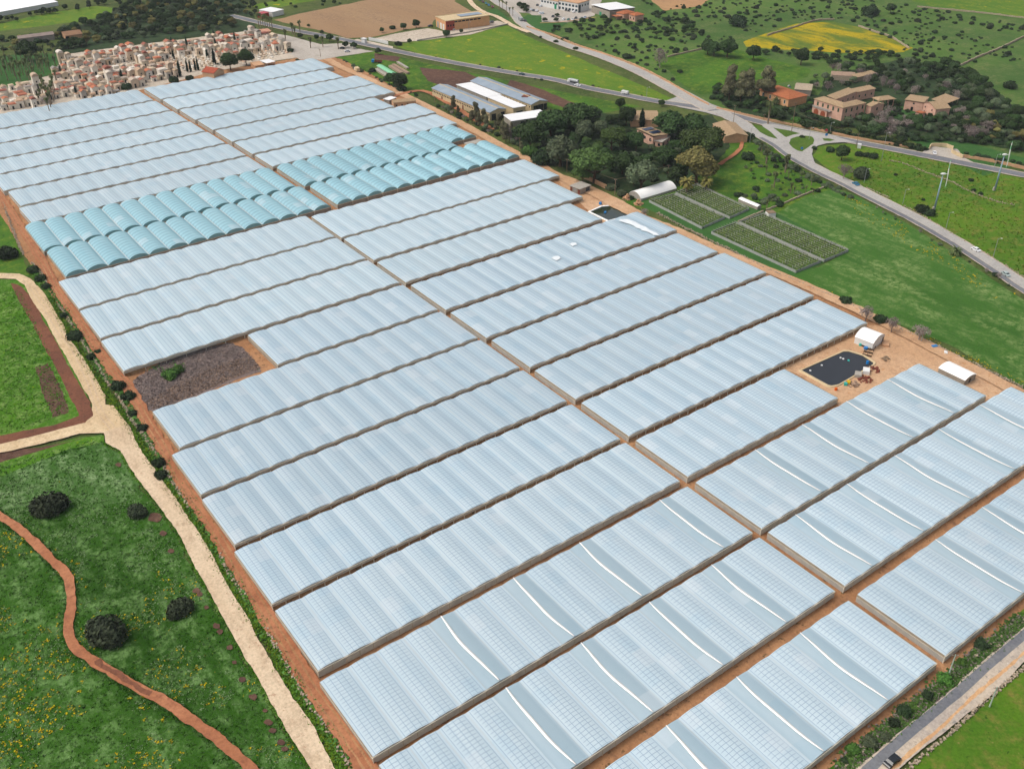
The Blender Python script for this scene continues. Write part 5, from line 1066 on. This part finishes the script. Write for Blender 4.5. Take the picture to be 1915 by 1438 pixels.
LIST=[('carob',92,945,64,'largest-left charcoal shrub in the upper part of the bottom left meadow'),('carob',256,957,38,'small charcoal shrub between the meadow and the pale track bend'),('carob',198,1180,78,'large round charcoal shrub beside the red dirt path bend'),
('carob',336,1137,50,'round charcoal shrub right of the largest one in the meadow'),('bush',296,866,28,'dark shrub by the track, upper of the pair against the wall'),('bush',301,888,28,'dark shrub by the track, lower of the pair against the wall'),
('bush',14,474,42,'dark shrub cut by the left edge above the track bend'),('bush',118,590,17,'small dark shrub right of the track curve'),('bush',140,628,33,'round dark shrub beside the track right edge'),
('bush',62,505,26,'dark shrub at the top of the row left of the arches'),('bush',76,520,24,'dark shrub in the middle of the row left of the arches'),('bush',86,535,20,'dark shrub at the foot of the row left of the arches'),('bush',170,668,20,'dark shrub by the wall above the track junction'),('bush',183,658,14,'small dark shrub touching the red path'),
('bush',220,722,30,'dense green shrub at the corner of the dead vine bed'),('bush',240,740,30,'dense green shrub below the corner of the dead vine bed'),('bush',247,773,20,'green shrub beside the wall above the track fork'),('bush',265,800,24,'green shrub beside the wall at the track fork'),
('bushg',318,700,34,'bright green shrub growing in the dead vine bed'),('bushg',333,692,26,'smaller bright green shrub in the dead vine bed'),
('bush',1691,1328,34,'dark shrub on the verge above the black car'),('bush',1672,1352,26,'dark shrub below the largest one on the road verge'),('bushg',1594,1400,32,'yellow-green shrub on the road verge at the bottom'),('bush',1579,1422,18,'small dark shrub at the bottom of the road verge'),('olive',1627,1386,34,'grey-green shrub on the road verge near the white rock'),('bushg',1767,1270,34,'bright green shrub by the pale green pole'),('olive',1655,1378,24,'olive shrub beside the pale rock on the verge'),('bush',1735,1300,26,'dark green shrub on the verge left of the road bend'),('bush',1835,1205,30,'dark verge shrub nearest the right edge'),('bushg',1800,1238,24,'green verge shrub between road and greenhouse corner'),
('tree',1085,214,72,'broad dark tree at the back of the pine wood'),('tree',993,246,62,'broad dark tree at the left end of the pine wood'),('tree',1030,228,62,'broad dark tree behind the white low shed'),('olivet',1090,242,42,'grey-green tree in the middle of the wood'),('olivet',1125,240,38,'grey-green tree left of the light pine'),('olivet',1048,278,72,'large grey-green tree in the left of the wood'),
('pine',1145,254,62,'light green pine left of the solar roofed house'),('tree',1190,262,40,'green tree touching the solar roofed house'),('pine',1112,298,96,'largest umbrella pine at the front of the wood'),('tree',1165,302,58,'dark tree right of the largest umbrella pine'),('cyp',1201,222,13,'tall dark cypress beside the solar roofed house'),
('tree',1253,228,68,'broad dark tree above the solar roofed house'),('tree',1296,230,62,'broad tree left of the stone farmhouse'),('pine',1308,262,88,'large bright pine right of the solar roofed house'),('tree',1243,290,50,'green tree in front of the solar roofed house'),('ochre',1306,304,82,'large ochre-green tree at the edge of the wood'),('palmy',1285,340,30,'yellowing palm behind the polytunnel end'),('palmy',1322,338,26,'yellowing palm below the ochre tree'),
('olivet',1200,327,62,'grey-green tree between the two cable poles'),('tree',1266,324,44,'dark tree left of the ochre tree'),('bush',1015,297,50,'dark shrub under the left of the wood'),('bushg',988,283,34,'bright green shrub beside the path pole'),('tree',1160,192,22,'small round tree beside the main road cutting'),('tree',1172,216,36,'dark conifer left of the tall cypress'),
('tree',1238,192,14,'small round tree at the road edge above the wood'),('bush',1377,250,30,'dark shrub beside the stone farmhouse'),('bush',1399,256,26,'dark shrub beside the lower road'),('bush',1399,292,30,'dark shrub by the dirt path end'),('pine',1090,322,44,'small pine beside the straight tan wall'),
('euca',1367,150,30,'left eucalyptus above the road bend'),('euca',1388,158,26,'second eucalyptus above the road bend'),('euca',1402,152,30,'third eucalyptus above the road bend'),('euca',1434,148,30,'eucalyptus left of the orange tiled farmhouse'),('euca',1442,158,24,'lower eucalyptus left of the orange tiled farmhouse'),
('phoenix',1452,187,20,'date palm in front of the orange tiled farmhouse'),('palmmid',1441,196,18,'fan palm left of the date palm'),('phoenix',1788,466,26,'date palm at the edge of the right road'),('bush',1861,514,14,'round shrub beside the silver car'),('bush',1725,392,28,'dark shrub left of the left turbine mast'),('bush',1738,398,24,'dark shrub touching the left turbine mast'),
('tree',1576,262+22,30,'large round tree right of the junction'),('carob',1611,325,34,'dark shrub beside the lamp above the blue car'),('bare',1580,318,28,'leafless purple shrub below the round tree'),('bush',1553,280,20,'round shrub on the right corner of the junction'),('bush',1523,277,12,'small shrub at the junction mouth'),('bush',1634,292,20,'round shrub right of the row below the main road'),('bush',1607,288,18,'left shrub of the row below the main road'),('bush',1620,290,16,'middle shrub of the row below the main road'),
('bush',1727,374,8,'tiny shrub in the tussock meadow'),('bush',1816,337,11,'round shrub between the two turbines'),('bush',1821,356,10,'shrub on the meadow wall'),('bush',1834,362,11,'second shrub on the meadow wall'),('bush',1675,327,8,'small shrub in the meadow below the lamp'),('bush',1500,256,12,'shrub on the teardrop island'),
('bare',1570,612,0.1,'x'),('bush',1582,562,26,'dark shrub on the stone wall above the yard'),('bare',1622,584,30,'purple-brown shrub on the stone wall'),('bush',1648,598,28,'dark green shrub on the stone wall beside the tent'),('bare',1670,606,28,'brown shrub right of the tent on the wall'),('bare',1722,618,34,'purple-grey shrub beside the short lamp'),
('bush',1180,370,14,'shrub between the tan mounds'),('bare',1205,396,16,'brown shrub by the vine plot corner'),('olive',1143,350,22,'grey-green shrub left of the cable pole'),('olive',1162,362,22,'grey-green shrub right of the cable pole'),
('bush',1457,383,16,'round dark shrub at the end of the low wall'),('bush',1384,365,14,'dark shrub above the narrow tunnel'),('bush',1413,352,16,'dark shrub right of the narrow tunnel'),('bush',1399,290,1,'x'),
('tree',428,112,36,'grey-green tree beside the cemetery church, left of two'),('tree',458,104,32,'grey-green tree beside the cemetery church, right of two'),('cyp',334,128,7,'leftmost cypress in the cemetery'),('cyp',349,124,5,'second cypress in the cemetery'),('cyp',355,124,5,'third cypress in the cemetery'),('cyp',364,121,5,'fourth cypress in the cemetery'),('cyp',369,121,5,'cypress beside the church'),('cyp',399,106,7,'cypress behind the church'),
('bush',236,163,22,'green shrub at the front of the cemetery'),('bush',325,150,22,'dark shrub in front of the leftmost cypress'),('bush',355,147,18,'low dark shrub by the top greenhouse'),('bare',85,187,22,'purple leafless tree among white tombs'),('tree',48,92,40,'dark tree in the palm grove'),
('bush',543,95,14,'dark shrub at the car park corner'),('bush',556,112,8,'small dark shrub at the greenhouse end'),('tree',616,70,15,'round tree at the car park, right of the palms'),('tree',591,70,11,'smaller round tree at the car park'),('tree',602,60,9,'round tree on the far side of the main road'),('tree',646,83,13,'left dark tree by the car park exit'),('palmmid',631,74,9,'fan palm at the car park exit'),('tree',661,84,14,'right tree by the car park exit'),('tree',707,95,13,'round tree beside the main road'),('tree',561,66,12,'dark tree in the car park hedge'),('palmmid',545,46,9,'fan palm beyond the main road'),('palmmid',559,42,9,'second fan palm beyond the main road'),('palmmid',532,58,9,'fan palm at the car park hedge'),('palmmid',550,52,8,'low fan palm at the car park hedge'),('tree',577,48,7,'clipped tree beyond the main road'),('palmmid',602,70,9,'fan palm in the car park hedge'),('palmmid',579,72,9,'small fan palm left of the car park trees'),
('tree',714,56,10,'small round tree below the ploughed field'),('bush',734,52,14,'long dark shrub below the ploughed field'),('tree',754,48,14,'round tree below the ploughed field'),('tree',778,44,16,'largest round tree below the ploughed field'),('tree',834,62,16,'round tree in front of the red brick corner'),('tree',862,58,9,'small tree in front of the warehouse'),('tree',766,76,10,'dark tree by the pale pen wall'),('bush',745,82,16,'dark shrub at the left end of the green field'),('bush',1040,78,11,'dark shrub on the edge of the pale road'),('bush',1076,91,12,'dark shrub further along the pale road'),('carob',1011,70,7,'purple shrub on the edge of the pale road'),
('bush',1382,42,36,'largest round shrub on the hillside'),('tree',1325,84,32,'round tree left of the yellow field'),('tree',1362,86,38,'second round tree left of the yellow field'),('tree',1337,88,30,'tree between the two round trees by the yellow field'),('tree',1410,96,30,'round tree below the yellow field, left end'),('tree',1500,104,32,'round tree below the yellow field hedge'),('bush',1890,160,28,'round shrub on the right hillside edge'),('bare',1235,107,28,'grey shrub above the pale road'),('bush',1172,106,20,'dark shrub by the pale road above the green field'),('bush',1272,134,12,'single shrub in the middle green field'),('bush',1628,20+2,36,'long dark shrub under the upper pasture'),('tree',1667,14,20,'dark tree at the upper pasture wall'),
('tree',745,150,34,'dark tree beside the path right of the greenhouses'),('tree',728,146,24,'dark tree left of the path bend'),('bush',750,166,22,'dark shrub at the path bend'),('bush',697,132,14,'dark shrub on the verge above the path bend')]
for kd,x,y,w_,lb in LIST:
    if lb!='x': plant(kd,x,y,w_,lb,hs=.55 if 'solar roofed' in lb and kd=='cyp' else (.8 if kd in('pine','tree','ochre') and w_>40 else 1.0))
ROADS=[p for L,wd in ((RA,7),(RB,7),(RC,8),(RH,4.5),([(870,-20),(900,22),(960,50),(990,62)],4)) for p in smoothline(L,5)]
def road_ok(x,y,d): return all((p.x-x)**2+(p.y-y)**2>d*d for p in ROADS)
JUNC=wp([(1420,232),(1447,266),(1480,298),(1520,318),(1535,300),(1525,285),(1545,272),(1605,270),(1560,252)])
PTS=[]
def scatter(px,kinds,n,s0,s1,mind,label,group,dens=0,hs=1.0,rd=7,over=None,cr=.5):
    P=wp(px); xs=[p[0] for p in P]; ys=[p[1] for p in P]; k=0; tries=0
    while k<n and tries<n*60:
        tries+=1; x,y=U(min(xs),max(xs)),U(min(ys),max(ys))
        if not inpoly(x,y,P) or inpoly(x,y,JUNC): continue
        if dens and noise.noise(Vector((x*.012,y*.012,3)))+.35*noise.noise(Vector((x*.05,y*.05,3)))<dens: continue
        size=s0+(s1-s0)*R()**1.7
        if not road_ok(x,y,rd+size*.3) or not clear_ok(x,y,size*cr): continue
        if any((a-x)**2+(b-y)**2<(mind*(size+c)/2)**2 for a,b,c in PTS[-700:]): continue
        kd=random.choice(kinds); PTS.append((x,y,size)); plant(kd,0,0,0,label(kd) if callable(label) else label,group(kd) if callable(group) else group,world=(x,y),size=size,hs=hs*U(.85,1.15)); k+=1
    print('scatter',group if isinstance(group,str) else '',k)
nm={'bush':'dark green shrub','bushg':'bright green shrub','tree':'dark broad tree','olive':'grey-green shrub','olivet':'grey-green tree','pine':'green pine','bare':'leafless purple-grey tree','euca':'brownish eucalyptus','ochre':'ochre tree','carob':'blackish shrub','palmtall':'tall fan palm','palmmid':'fan palm','phoenix':'date palm','palmy':'yellowing palm'}
def LG(where): return (lambda k:nm[k]+' '+where),(lambda k:nm[k]+'s '+where)
a,b=LG('on the open hillside at the top right')
scatter([(1180,100),(1130,90),(1160,60),(1230,20),(1300,0),(1460,-10),(1640,2),(1740,18),(1900,40),(1960,60),(1960,150),(1860,110),(1780,130),(1700,100),(1605,45),(1560,35),(1480,42),(1390,72),(1330,90),(1240,110)],['bush','bush','bush','bush','carob'],460,1.8,5.6,1.0,a,b,-.5,.9)
scatter([(1060,95),(1130,85),(1240,110),(1240,130),(1300,165),(1260,160),(1150,110)],['bush','bush','carob'],16,2.,4.5,1.3,a,b,0)
a,b=LG('in the wood between villa and hillside')
scatter([(1690,112),(1780,128),(1830,150),(1870,190),(1915,215),(1960,250),(1900,262),(1840,235),(1800,205),(1775,190),(1740,150),(1700,140)],['tree','tree','bush','olivet','tree'],130,5,9.5,.48,a,b,hs=.85)
a,b=LG('around the pink villa')
scatter([(1500,150),(1560,120),(1700,140),(1780,170),(1800,210),(1770,215),(1765,195),(1700,180),(1640,175),(1640,165),(1560,170),(1520,180)],['tree','bare','olivet','bare','tree','bush'],60,4,8,.55,a,b,cr=.35)
scatter([(1395,215),(1425,195),(1470,195),(1525,192),(1530,220),(1580,240),(1590,262),(1510,243),(1430,226)],['tree','bush','tree','bushg'],46,4,7.5,.52,a,b,hs=.8,cr=.35)
scatter([(1580,235),(1640,205),(1690,225),(1720,225),(1800,215),(1870,250),(1870,275),(1780,268),(1720,268),(1700,268),(1600,250)],['tree','bare','tree','olivet','bush','tree'],110,4,8.5,.5,a,b,cr=.35,hs=.85)
scatter([(1620,200),(1660,190),(1700,195),(1760,215),(1800,215),(1820,240),(1700,225),(1650,215)],['tree','bush'],16,3.5,6,.7,a,b,cr=.3,hs=.8)
scatter([(1790,225),(1850,222),(1915,240),(1960,265),(1960,300),(1900,285),(1800,270)],['tree','olivet','bush','ochre'],40,5,8.5,.5,a,b,hs=.85)
a,b=LG('above the bend of the main road')
scatter([(1325,172),(1350,160),(1420,162),(1450,190),(1425,220),(1370,205),(1335,192)],['tree','tree','bush','euca'],34,5,8,.62,a,b,hs=.8,cr=.4)
scatter([(1510,100),(1540,108),(1640,115),(1690,108),(1690,140),(1600,130),(1520,118)],['tree','bush'],26,4,7,.7,a,b,hs=.8)
a,b=LG('in the hedge below the yellow field')
scatter([(1410,92),(1560,97),(1690,104),(1690,114),(1560,110),(1410,104)],['tree','bush','tree'],34,4,7,.6,a,b,hs=.75)
a,b=LG('in the hedge along the main road')
scatter([(1500,236),(1700,270),(1735,280),(1725,288),(1620,258),(1500,244)],['bush','tree'],36,3.5,5,.6,a,b,hs=.8,rd=6)
scatter([(1800,285),(1930,310),(1930,320),(1810,294)],['bush'],20,3,4.5,.6,a,b,hs=.8,rd=6)
a,b=LG('in the garden below the junction')
scatter([(1290,275),(1350,262),(1420,262),(1450,278),(1500,310),(1560,345),(1530,362),(1470,378),(1430,398),(1390,378),(1340,350),(1320,330)],['bush','olive','bushg','olive','palmmid','phoenix','bush'],95,1.6,4.6,.8,a,b,-.05)
scatter([(1410,262),(1450,276),(1490,302),(1545,334),(1600,366),(1590,372),(1530,345),(1470,312),(1420,285)],['olive','bush','olive'],46,2.5,4.5,.55,a,b)
a,b=LG('along the lower right road edge')
scatter([(1600,370),(1700,418),(1790,472),(1915,550),(1915,556),(1790,480),(1700,425),(1600,376)],['bush','bare','olive'],16,1.2,2.6,.9,a,b,rd=5)
a,b=LG('in the wood around the solar roofed house')
scatter([(960,255),(1000,228),(1060,215),(1140,225),(1210,235),(1260,240),(1330,250),(1340,290),(1280,335),(1180,360),(1140,350),(1100,330),(1040,310),(980,285)],['tree','olivet','tree','pine','bush'],120,5,8.5,.5,a,b,cr=.35,hs=.75)
a,b=LG('in the hedge along the path by the barns')
scatter([(790,190),(820,200),(880,222),(950,240),(985,262),(975,285),(940,268),(900,245),(840,218),(800,200)],['bush','olivet','bare','bush','euca'],50,2.5,6,.55,a,b,rd=3.5)
scatter([(640,112),(700,138),(760,168),(800,190),(790,194),(740,172),(690,150)],['bush','olive'],24,2,4,.7,a,b,rd=3.5)
a,b=LG('in the belt below the works car park')
scatter([(1020,60),(1060,45),(1110,32),(1150,38),(1210,36),(1230,20),(1200,-5),(1170,-10),(1250,30),(1330,60),(1240,80),(1180,60),(1110,75),(1060,82),(1040,72)],['tree','bush','tree','bush'],95,3.5,7.5,.68,a,b,hs=.75,cr=.4)
scatter([(952,18),(985,12),(990,24),(970,24)],['tree'],5,5,7,.6,a,b,hs=.7)
scatter([(1012,30),(1045,32),(1045,42),(1015,42)],['tree'],3,5,7,.8,a,b,hs=.7)
a,b=LG('in the dark wood behind the cemetery')
scatter([(120,95),(200,82),(330,66),(470,50),(460,25),(420,10),(330,2),(240,0),(235,20),(170,45),(110,65)],['tree','olivet','tree','tree','ochre'],260,5,9.5,.5,a,b,hs=.85,cr=.3)
scatter([(-40,60),(30,72),(110,72),(130,80),(120,100),(60,95),(-40,100)],['tree','bush','ochre'],36,4,8,.75,a,b,hs=.8,cr=.3)
a,b=LG('at the edge of the distant fields')
scatter([(0,42),(50,30),(120,20),(180,8),(250,0),(250,6),(180,16),(120,26),(60,36),(0,48)],['tree'],22,4,7,.7,a,b)
scatter([(470,20),(560,22),(620,12),(700,-4),(700,-20),(480,5)],['tree','bush'],22,3,6,1.2,a,b)
scatter([(330,0),(470,0),(480,25),(470,38),(420,8)],['tree','bush'],30,3,6,.9,a,b)
scatter([(735,92),(860,116),(960,132),(1100,160),(1230,186),(1228,190),(1100,168),(960,142),(860,126),(735,98)],['bush','olive'],20,1.5,3,1,a,b,rd=5)
P_=CPB; k=0
while k<26:
    x,y=U(min(p[0] for p in P_),max(p[0] for p in P_)),U(min(p[1] for p in P_),max(p[1] for p in P_))
    if inpoly(x,y,P_) and clear_ok(x,y,2): k+=1; plant(random.choice(('bush','bush','cyp')),0,0,0,'small dark tree between the tombs of the cemetery','small dark trees between the tombs',cat='tree',world=(x,y),size=2.2,hs=.8 if k%3 else 1.0)
# palm grove in rows behind the cemetery and palms along roads
k=0; P0=at(-40,160); 
PG=wp([(-50,118),(60,106),(120,104),(98,140),(62,150),(-50,168)])
yy=min(p[1] for p in PG)
while yy<max(p[1] for p in PG):
    xx=min(p[0] for p in PG)
    while xx<max(p[0] for p in PG):
        x,y=xx+U(-.5,.5),yy+U(-.5,.5)
        if inpoly(x,y,PG) and k<150 and R()<.9: plant('palmtall' if R()<.5 else 'palmmid',0,0,0,'fan palm in the planted grove left of the cemetery','fan palms of the grove',world=(x,y),size=3.4); k+=1
        xx+=6.2
    yy+=9.
for i in range(9): plant('palmtall',98-i*1.6+U(-3,3),132+i*6.5,10,'tall fan palm in the row beside the white tombs','tall fan palms beside the white tombs')
for i in range(7): plant('palmmid',70+U(-8,14),140+i*6,9,'fan palm in the row beside the white tombs','fan palms beside the white tombs')
for i,(x,y) in enumerate(((934,3),(940,5),(947,9),(953,18),(959,18))): plant('palmtall',x,y-3,5,'tall street palm in the row by the pale road','street palms along the pale road')
for i in range(7): plant('palmtall',481+i*4.2,28+i*.8,8,'tall palm in the clump left of the ploughed field','palms left of the ploughed field')
# ground cover: weeds, flowers, tufts (nobody could count them)
def weeds(name,label,px,width,n,m,s0,s1,h=.5,cat='weeds',area=None,thr=None,side=0):
    mb=MB(); L=None if area else smoothline(px,1.5)
    if area: P=wp(px); xs=[p[0] for p in P]; ys=[p[1] for p in P]
    k=0; tries=0
    while k<n and tries<n*8:
        tries+=1
        if area:
            x,y=U(min(xs),max(xs)),U(min(ys),max(ys))
            if not inpoly(x,y,P): continue
        else:
            i_=random.randrange(len(L)-1); p=L[i_]; x,y=p.x+random.gauss(0,width/2.5),p.y+random.gauss(0,width/2.5)
            if side:
                d_=(L[i_+1]-p).normalized(); sg=random.choice((-1,1)) if side>0 else 1; x+=-d_.y*abs(side)*sg; y+=d_.x*abs(side)*sg
        if thr is not None and noise.noise(Vector((x*.06,y*.06,7)))+.5*noise.noise(Vector((x*.3,y*.3,7)))<thr: continue
        k+=1
        for j in range(3): leafq(mb,Vector((x+U(-.4,.4),y+U(-.4,.4),U(.1,h))),Vector((0,0,1)),U(s0,s1))
    o=mb.build(name,m); tag(o,label,cat,kind='stuff')
paleg=gmat('pale_grass','6f8a5a','5f7d4a','8a9a70',.3,1.2,bump=0); brt=gmat('bright_weeds','4f741c','3c6218','7d8a20',.3,1.2,bump=0); G['brt']=brt
weeds('weeds','bright green weeds along the wall beside the pale track',[(90,560),(108,590),(135,640),(160,680),(190,722),(215,760),(235,790),(255,822),(285,868),(312,908),(345,955),(378,1000),(418,1072),(470,1158),(500,1190),(530,1250),(570,1320),(600,1366),(635,1430),(660,1470)],2.2,7000,brt,.25,.6,.6)
weeds('weeds','dark green weeds along the stone wall',[(60,500),(128,590),(190,690),(225,735),(250,780),(285,838),(318,888),(371,970),(424,1062),(476,1145),(540,1250),(610,1362),(650,1430)],2.4,2600,LF['bushg'],.3,.8,.6)
weeds('weeds','mixed weeds on the verge of the bottom right road',[(1580,1436),(1635,1388),(1692,1341),(1745,1301),(1805,1249),(1860,1205),(1913,1158)],2.6,2600,LF['bushg'],.3,.8,.6)
weeds('dry_weeds','dry brown weeds on the verge of the bottom right road',[(1580,1436),(1635,1388),(1692,1341),(1745,1301),(1805,1249),(1860,1205),(1913,1158)],2.6,1800,LF['bare'],.3,.7,.5)
weeds('wild_flowers','yellow wild flowers scattered over the bottom left meadow',[(-40,980),(60,1010),(120,1100),(110,1200),(200,1280),(330,1350),(440,1450),(-40,1500)],0,600,flowerm,.22,.5,.4,'flowers',True,.0)
weeds('grass_tufts','patches of grass growing in the middle of the red dirt path',RG,.3,700,G['field1'],.2,.5,.2,'grass',thr=.05)
weeds('grass_tufts','ragged green grass along both edges of the red dirt path',RG,.7,3600,G['field1'],.2,.5,.25,'grass',side=1.45)
weeds('grass_tufts','ragged grass and weeds along the outer edge of the pale track',[(198,830),(226,845),(241,873),(276,920),(301,953),(333,998),(358,1046),(376,1080),(391,1108),(439,1196),(480,1264),(505,1313),(555,1396),(580,1436),(630,1520)],.9,3600,G['field2'],.2,.5,.3,'grass')
weeds('wild_flowers','yellow wild flowers between the red path and the pale track',[(0,960),(190,1080),(350,1060),(560,1420),(440,1430),(160,1230)],0,260,flowerm,.2,.42,.4,'flowers',True,.05)
weeds('grass_tufts','grey-green grass tufts over the bottom left meadow',[(-40,880),(190,820),(330,1010),(580,1450),(-40,1500)],0,7000,G['field1'],.25,.55,.25,'grass',True)
weeds('grass_tufts','pale grass tufts over the bottom left meadow',[(-40,880),(190,820),(330,1010),(580,1450),(-40,1500)],0,5000,paleg,.15,.38,.3,'grass',True,.0)
weeds('grass_tufts','green tufts in the meadow inside the track bend',[(0,535),(40,545),(75,620),(110,700),(135,770),(60,798),(0,812)],0,2500,G['field2'],.25,.6,.25,'grass',True)
weeds('grass_tufts','tan and green tussocks in the meadow around the turbines',[(1560,330),(1620,280),(1740,300),(1915,335),(1980,360),(1980,560),(1915,520),(1800,455),(1700,398)],0,2600,G['grass3'],.3,.8,.3,'grass',True)
weeds('wild_flowers','yellow flowers at the upper edge of the wheat field',[(1560,352),(1600,372),(1700,425),(1800,490),(1900,550),(1860,560),(1700,460),(1600,400)],0,230,flowerm,.2,.5,.4,'flowers',True,-.15)
weeds('wild_flowers','yellow flowers along the lower wall of the wheat field',[(1550,545),(1640,590),(1740,632),(1830,672),(1915,712),(1915,722),(1830,684),(1740,644),(1640,602)],0,150,flowerm,.2,.45,.5,'flowers',True)
weeds('dead_vines','tangled grey dead vines beside the greenhouses',[(250,712),(300,680),(380,652),(430,642),(455,652),(480,680),(440,705),(360,738),(296,768),(272,758)],0,5200,LF['bare'],.2,.6,.45,'dead vines',True)
weeds('weeds','green weeds in the passages between greenhouses',[(760,330),(700,440),(830,530)],3,60,LF['bushg'],.3,.6,.4)
weeds('dead_vines','brown dead vine tangles in the near half of the bed',[(270,755),(340,715),(420,680),(470,668),(486,690),(440,708),(360,742),(298,772)],0,2600,LF['brownv'],.2,.55,.5,'dead vines',True)
weeds('weeds','green weeds sprouting around the dead vine bed',[(420,640),(470,640),(500,690),(440,712),(250,720),(280,690)],0,160,LF['bushg'],.3,.7,.4,'weeds',True,.25)
stones('field_stones','pale stones and clods along the red farm path',[(590,1298),(620,1335),(650,1385),(690,1440)],4.5,.3,2,tanw,'stones',size=(.1,.35))
for L_ in PRO.values():
    for r,_,_ in L_:
        for c in kids(r): bpy.data.objects.remove(c)
        bpy.data.objects.remove(r)
print(VEG,nch,ng)

# beyond the 300 largest of a kind the rest are one object
import numpy as np
cam_p=Vector((0,0,H))
def base(n): return n.split('.')[0]
for kind in ('shrub','broad_tree'):
    L=[o for o in col.objects if o.parent is None and base(o.name)==kind and o.location.z>-40]
    def pxsize(o):
        x,y=project(o.location); vis=-20<x<1935 and -20<y<1458
        return (o.scale[0]/max((o.location-cam_p).length,1)) if vis else 0
    keep=[o for o in L if 'group' not in o.keys()]; rest=sorted([o for o in L if 'group' in o.keys()],key=pxsize,reverse=True)
    n=max(0,290-len(keep)); merge=rest[n:]
    if not merge: continue
    off=0; mi=[];mats=[]
    allv=[];alll=[];nl=[]
    for o in merge:
        parts=[(o,Matrix.Identity(4))] if o.type=='MESH' else [(c,c.matrix_basis) for c in ch_map.get(o.name,[])] if False else ([(o,Matrix.Identity(4))] if o.type=='MESH' else [(c,c.matrix_basis) for c in o.children])
        W=Matrix.LocRotScale(o.location,o.rotation_euler,o.scale)
        for c,mb_ in parts:
            me=c.data; m4=np.array(W@mb_ if c is not o else W); co_=np.empty(len(me.vertices)*3,'f'); me.vertices.foreach_get('co',co_); co_=co_.reshape(-1,3)@m4[:3,:3].T+m4[:3,3]
            li=np.empty(len(me.loops),'i'); me.loops.foreach_get('vertex_index',li); lt=np.empty(len(me.polygons),'i'); me.polygons.foreach_get('loop_total',lt)
            mt=me.materials[0]
            if mt not in mats: mats.append(mt)
            allv.append(co_); alll.append(li+off); nl.append(lt); mi.append(np.full(len(lt),mats.index(mt),'i')); off+=len(co_)
    V=np.concatenate(allv); LI=np.concatenate(alll); LT=np.concatenate(nl); MI=np.concatenate(mi)
    me=bpy.data.meshes.new('distant_'+kind+'s'); me.vertices.add(len(V)); me.vertices.foreach_set('co',V.ravel()); me.loops.add(len(LI)); me.loops.foreach_set('vertex_index',LI)
    me.polygons.add(len(LT)); me.polygons.foreach_set('loop_start',np.concatenate([[0],np.cumsum(LT)[:-1]]).astype('i')); me.polygons.foreach_set('material_index',MI); me.update(calc_edges=True); me.validate()
    for m in mats: me.materials.append(m)
    o2=obj('distant_'+kind+'s',me); tag(o2,'the many small distant %s among the fields and woods at the top'%('shrubs' if kind=='shrub' else 'trees'),'woodland',kind='stuff')
    for o in merge:
        for c in list(o.children): bpy.data.objects.remove(c)
        bpy.data.objects.remove(o)
    print('merged',kind,len(merge),len(V))

# a little haze
hz=bpy.data.meshes.new('haze'); bm=bmesh.new(); bmesh.ops.create_cube(bm,size=1); bm.to_mesh(hz); bm.free()
ho=obj('haze',hz); ho.scale=(5600,5600,215); ho.location=(1100,1500,105); ho['kind']='stuff'
hm=bpy.data.materials.new('haze'); hm.use_nodes=True; ht=hm.node_tree; ht.nodes.remove(ht.nodes['Principled BSDF']); pv=ht.nodes.new('ShaderNodeVolumePrincipled')
pv.inputs['Density'].default_value=.00005; pv.inputs['Color'].default_value=(.86,.92,1,1); ht.links.new(pv.outputs[0],ht.nodes['Material Output'].inputs['Volume']); hz.materials.append(hm)
